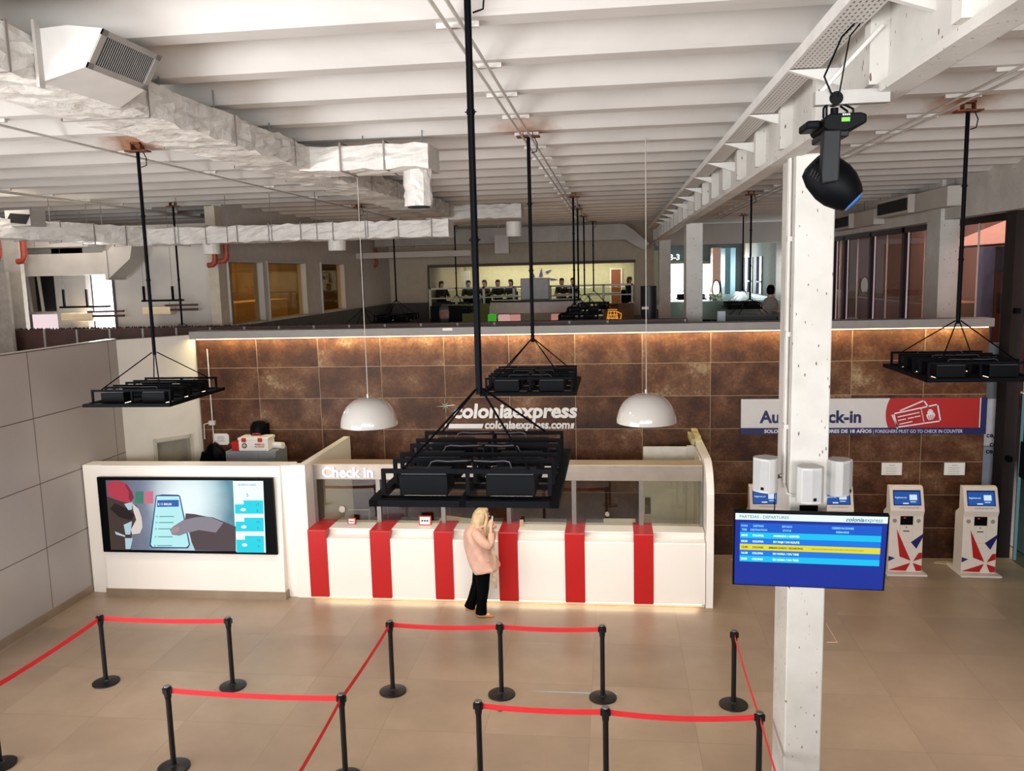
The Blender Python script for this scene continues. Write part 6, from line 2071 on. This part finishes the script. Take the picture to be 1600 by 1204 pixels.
for i in range(26):
    a = random.uniform(0, 2 * PI); r_ = random.uniform(0, .3)
    m.lathe([(0, -.06), (.055, -.02), (.06, .02), (0, .06)], (p.x + r_ * math.cos(a), 33.6 + r_ * math.sin(a) * .6, p.z + random.uniform(-.1, .14)), 8)
tag(m.build('blossoms', mat('cream_blossom', '#d8dcb8', .7), t, smooth=True), kind='stuff')
MB().lathe([(.1, 0), (.14, .2), (.1, p.z - 3.95)], (p.x, 33.6, 3.9), 16).build('vase', mat('vase_teal', '#6f9ea8', .3), t, smooth=True)
p, q = at(1123, 486, Y=17), at(1131, 507, Y=17)
one(MB().prism([(p.x - .02, 0), (p.x + .12, 0), (q.x + .03, p.z), (p.x + .0 - .02, p.z)], 'y', 17, 17.1), 'striped_board', mat('pale_board', '#b8c4cc', .5), 'narrow pale board leaning behind the ledge beside the second pillar', 'board')
p = at(1204, 463, Y=25)
t = thing('person', 'dark-haired person seen from behind beside the screen pillar in the far bay', 'person', (p.x, 25, 3.2))
V3 = [(p.x, 25, 3.9, .13), (p.x, 25, 4.15, .14), (p.x, 25, 4.34, .055), (p.x, 25, 4.48, .09), (p.x, 25, 4.56, .075), (p.x - .17, 25, 4.15, .05), (p.x - .22, 24.9, 3.9, .04), (p.x + .17, 25, 4.15, .05), (p.x + .22, 24.9, 3.9, .04)]
V3 = [(a - p.x, b - 25, c - 3.2, r_) for a, b, c, r_ in V3]
skin_body('body', V3, [(0, 1), (1, 2), (2, 3), (3, 4), (1, 5), (5, 6), (1, 7), (7, 8)], t, SKIN, 0)
MB().loft([ring(p.x, 25, 4.66, .02, .02, 14), ring(p.x, 25, 4.64, .08, .08, 14), ring(p.x, 25, 4.54, .12, .12, 14), ring(p.x, 25, 4.42, .11, .1, 14), ring(p.x, 25, 4.36, .06, .05, 14)]).build('hair', BLACKP, t, smooth=True)
MB().loft([ring(p.x, 25, 3.6, .24, .15, 16), ring(p.x, 25, 4.1, .23, .15, 16), ring(p.x, 25, 4.25, .17, .1, 16), ring(p.x, 25, 4.32, .06, .06, 16)]).build('top', mat('grey_top', '#9a9a98', .8), t, smooth=True)
p = at(1185, 497, Y=17.2)
t = thing('dark_shelving', 'dark furniture row behind the ledge in the glazed bay', 'furniture', (p.x, 17.4, 0))
x0, x1 = at(1132, 497, Y=17.2).x, at(1214, 497, Y=17.2).x
MB().box(x0, x1, 17.3, 17.9, 0, at(1170, 494, Y=17.2).z).build('body', mat('furniture_black', '#131214', .5), t)
MB().box(x0 + .05, x1, 17.28, 17.3, 4.05, 4.08).build('edge_strip', CABG, t)

# ================================================================== lights
def area(name, loc, rot, sx, sy, power, col=(1, 1, 1), spread=None):
    l_ = bpy.data.lights.new(name, 'AREA')
    l_.shape = 'RECTANGLE'
    l_.size, l_.size_y = sx, sy
    l_.energy = power
    l_.color = col
    if spread:
        l_.spread = math.radians(spread)
    o = bpy.data.objects.new(name, l_)
    COL.objects.link(o)
    o.location = loc
    o.rotation_euler = rot
    return o


WARM = (1.0, .80, .58)
NEU = (1.0, .93, .84)
# daylight through the tall windows behind and beside the camera
struct(MB().box(-8.8, 6.9, -5, -.45, 3.4, 3.6), 'floor_gallery', mat('gallery_floor', '#9a9088', .6), 'floor slab of the gallery under the camera', 'floor')
area('window_daylight', (0.0, -4.6, 5.0), (math.radians(124), 0, 0), 14, 2.6, 2700, (.97, .98, 1.0))
# lamp frames
for (x, y, z, lb) in fix_spots[:4]:
    area('frame_lamp', (x, y, z - .03), (0, 0, 0), .9, 1.1, 42, NEU, 130)
for (x, y, z, lb) in fix_spots[4:12]:
    area('frame_lamp', (x, y, z - .03), (0, 0, 0), .9, 1.1, 70, WARM, 160)
# down-lights of the counter
for x in (-7.9, -6.2, -4.2, -2.4, -.6, .9):
    l_ = bpy.data.lights.new('counter_spot', 'SPOT')
    l_.energy = 300
    l_.color = (1.0, .87, .72)
    l_.spot_size = math.radians(38)
    l_.spot_blend = .6
    l_.shadow_soft_size = .12
    o = bpy.data.objects.new('counter_spot', l_)
    COL.objects.link(o)
    o.location = (x, 10.6, 6.3)
    d = Vector((x, 12.6, .85)) - Vector(o.location)
    o.rotation_euler = d.to_track_quat('-Z', 'Y').to_euler()
# strip under the ledge, toe light
area('ledge_strip', (-.8, YW - .13, 4.11), (math.radians(12), 0, 0), 14.1, .04, 120, (1.0, .86, .50))
area('toe_strip', (-1.8, YC + .03, .06), (math.radians(-20), 0, 0), 6.1, .03, 7, (1.0, .87, .65))
# rooms beyond
area('cafe_lamps', (-2.8, 34.5, 5.7), (0, 0, 0), 7, 5, 260, (1.0, .94, .78))
area('cafe_wall_lamps', (-2.8, 37.0, 5.7), (math.radians(20), 0, 0), 7, .5, 110, (1.0, .9, .6))
area('amber_room_lamp', (XA - 1.4, 23, 5.85), (0, 0, 0), 1.2, 9, 90, (1.0, .80, .50))
area('bay_daylight', (4.5, 45.5, 5), (math.radians(-90), 0, 0), 4.5, 1.6, 300, (.9, 1.0, 1.0))
area('bay_side_daylight', (6.75, 36, 4.9), (0, math.radians(90), 0), 1.6, 14, 200, (.9, .95, 1.0))
area('annex_daylight', ((x135 + x181) / 2, YA - .05, 4.4), (math.radians(-90), 0, 0), .6, 1.5, 60, (1, 1, 1))
area('annex_lamp', (-11, 14.5, 6.6), (0, 0, 0), 2, 4, 90, (1.0, .9, .78))
area('outside_fill', (8.8, 18, 8.6), (0, 0, 0), 2.5, 24, 1700, (1.0, .9, .86))  # added fill, not a lamp of the place; brightens the outer wall
# daylight through the low windows of the wall beside the camera
area('side_window_daylight', (-8.75, 1.6, 2.2), (math.radians(90), 0, math.radians(-90)), 8.5, 3.0, 950, (.97, .98, 1.0))
o = bpy.data.objects['side_window_daylight']
d = Vector((.86, .40, .28))
o.rotation_euler = d.to_track_quat('-Z', 'Y').to_euler()

l_ = bpy.data.lights.new('low_sun_beam', 'SPOT')
l_.energy = 260
l_.spot_size = math.radians(9)
l_.spot_blend = .9
l_.shadow_soft_size = .15
o = bpy.data.objects.new('low_sun_beam', l_)
COL.objects.link(o)
o.location = (-8.5, 2.0, 2.6)
o.rotation_euler = (at(55, 1108, Z=0) - Vector(o.location)).to_track_quat('-Z', 'Y').to_euler()

w = bpy.data.worlds.new('World')
S.world = w
w.use_nodes = True
bg = w.node_tree.nodes['Background']
bg.inputs[0].default_value = (.86, .93, 1.0, 1)
bg.inputs[1].default_value = .35

# ================================================================== camera
cd = bpy.data.cameras.new('camera')
cam = bpy.data.objects.new('camera', cd)
COL.objects.link(cam)
M3 = Matrix((RX, UP, -FWD)).transposed().to_4x4()
cam.matrix_world = Matrix.Translation(CAM) @ M3
cd.sensor_fit = 'HORIZONTAL'
cd.sensor_width = 36
cd.lens = FOC / 1600 * 36
cd.clip_start = .05
cd.clip_end = 200
S.camera = cam
S.view_settings.view_transform = 'Standard'
S.view_settings.look = 'None'
S.view_settings.exposure = 0.0
S.view_settings.gamma = 1.0
S.view_settings.use_curve_mapping = False
S.cycles.max_bounces = 8
S.cycles.transparent_max_bounces = 16
S.cycles.caustics_reflective = False
S.cycles.caustics_refractive = False
S.cycles.sample_clamp_indirect = 8
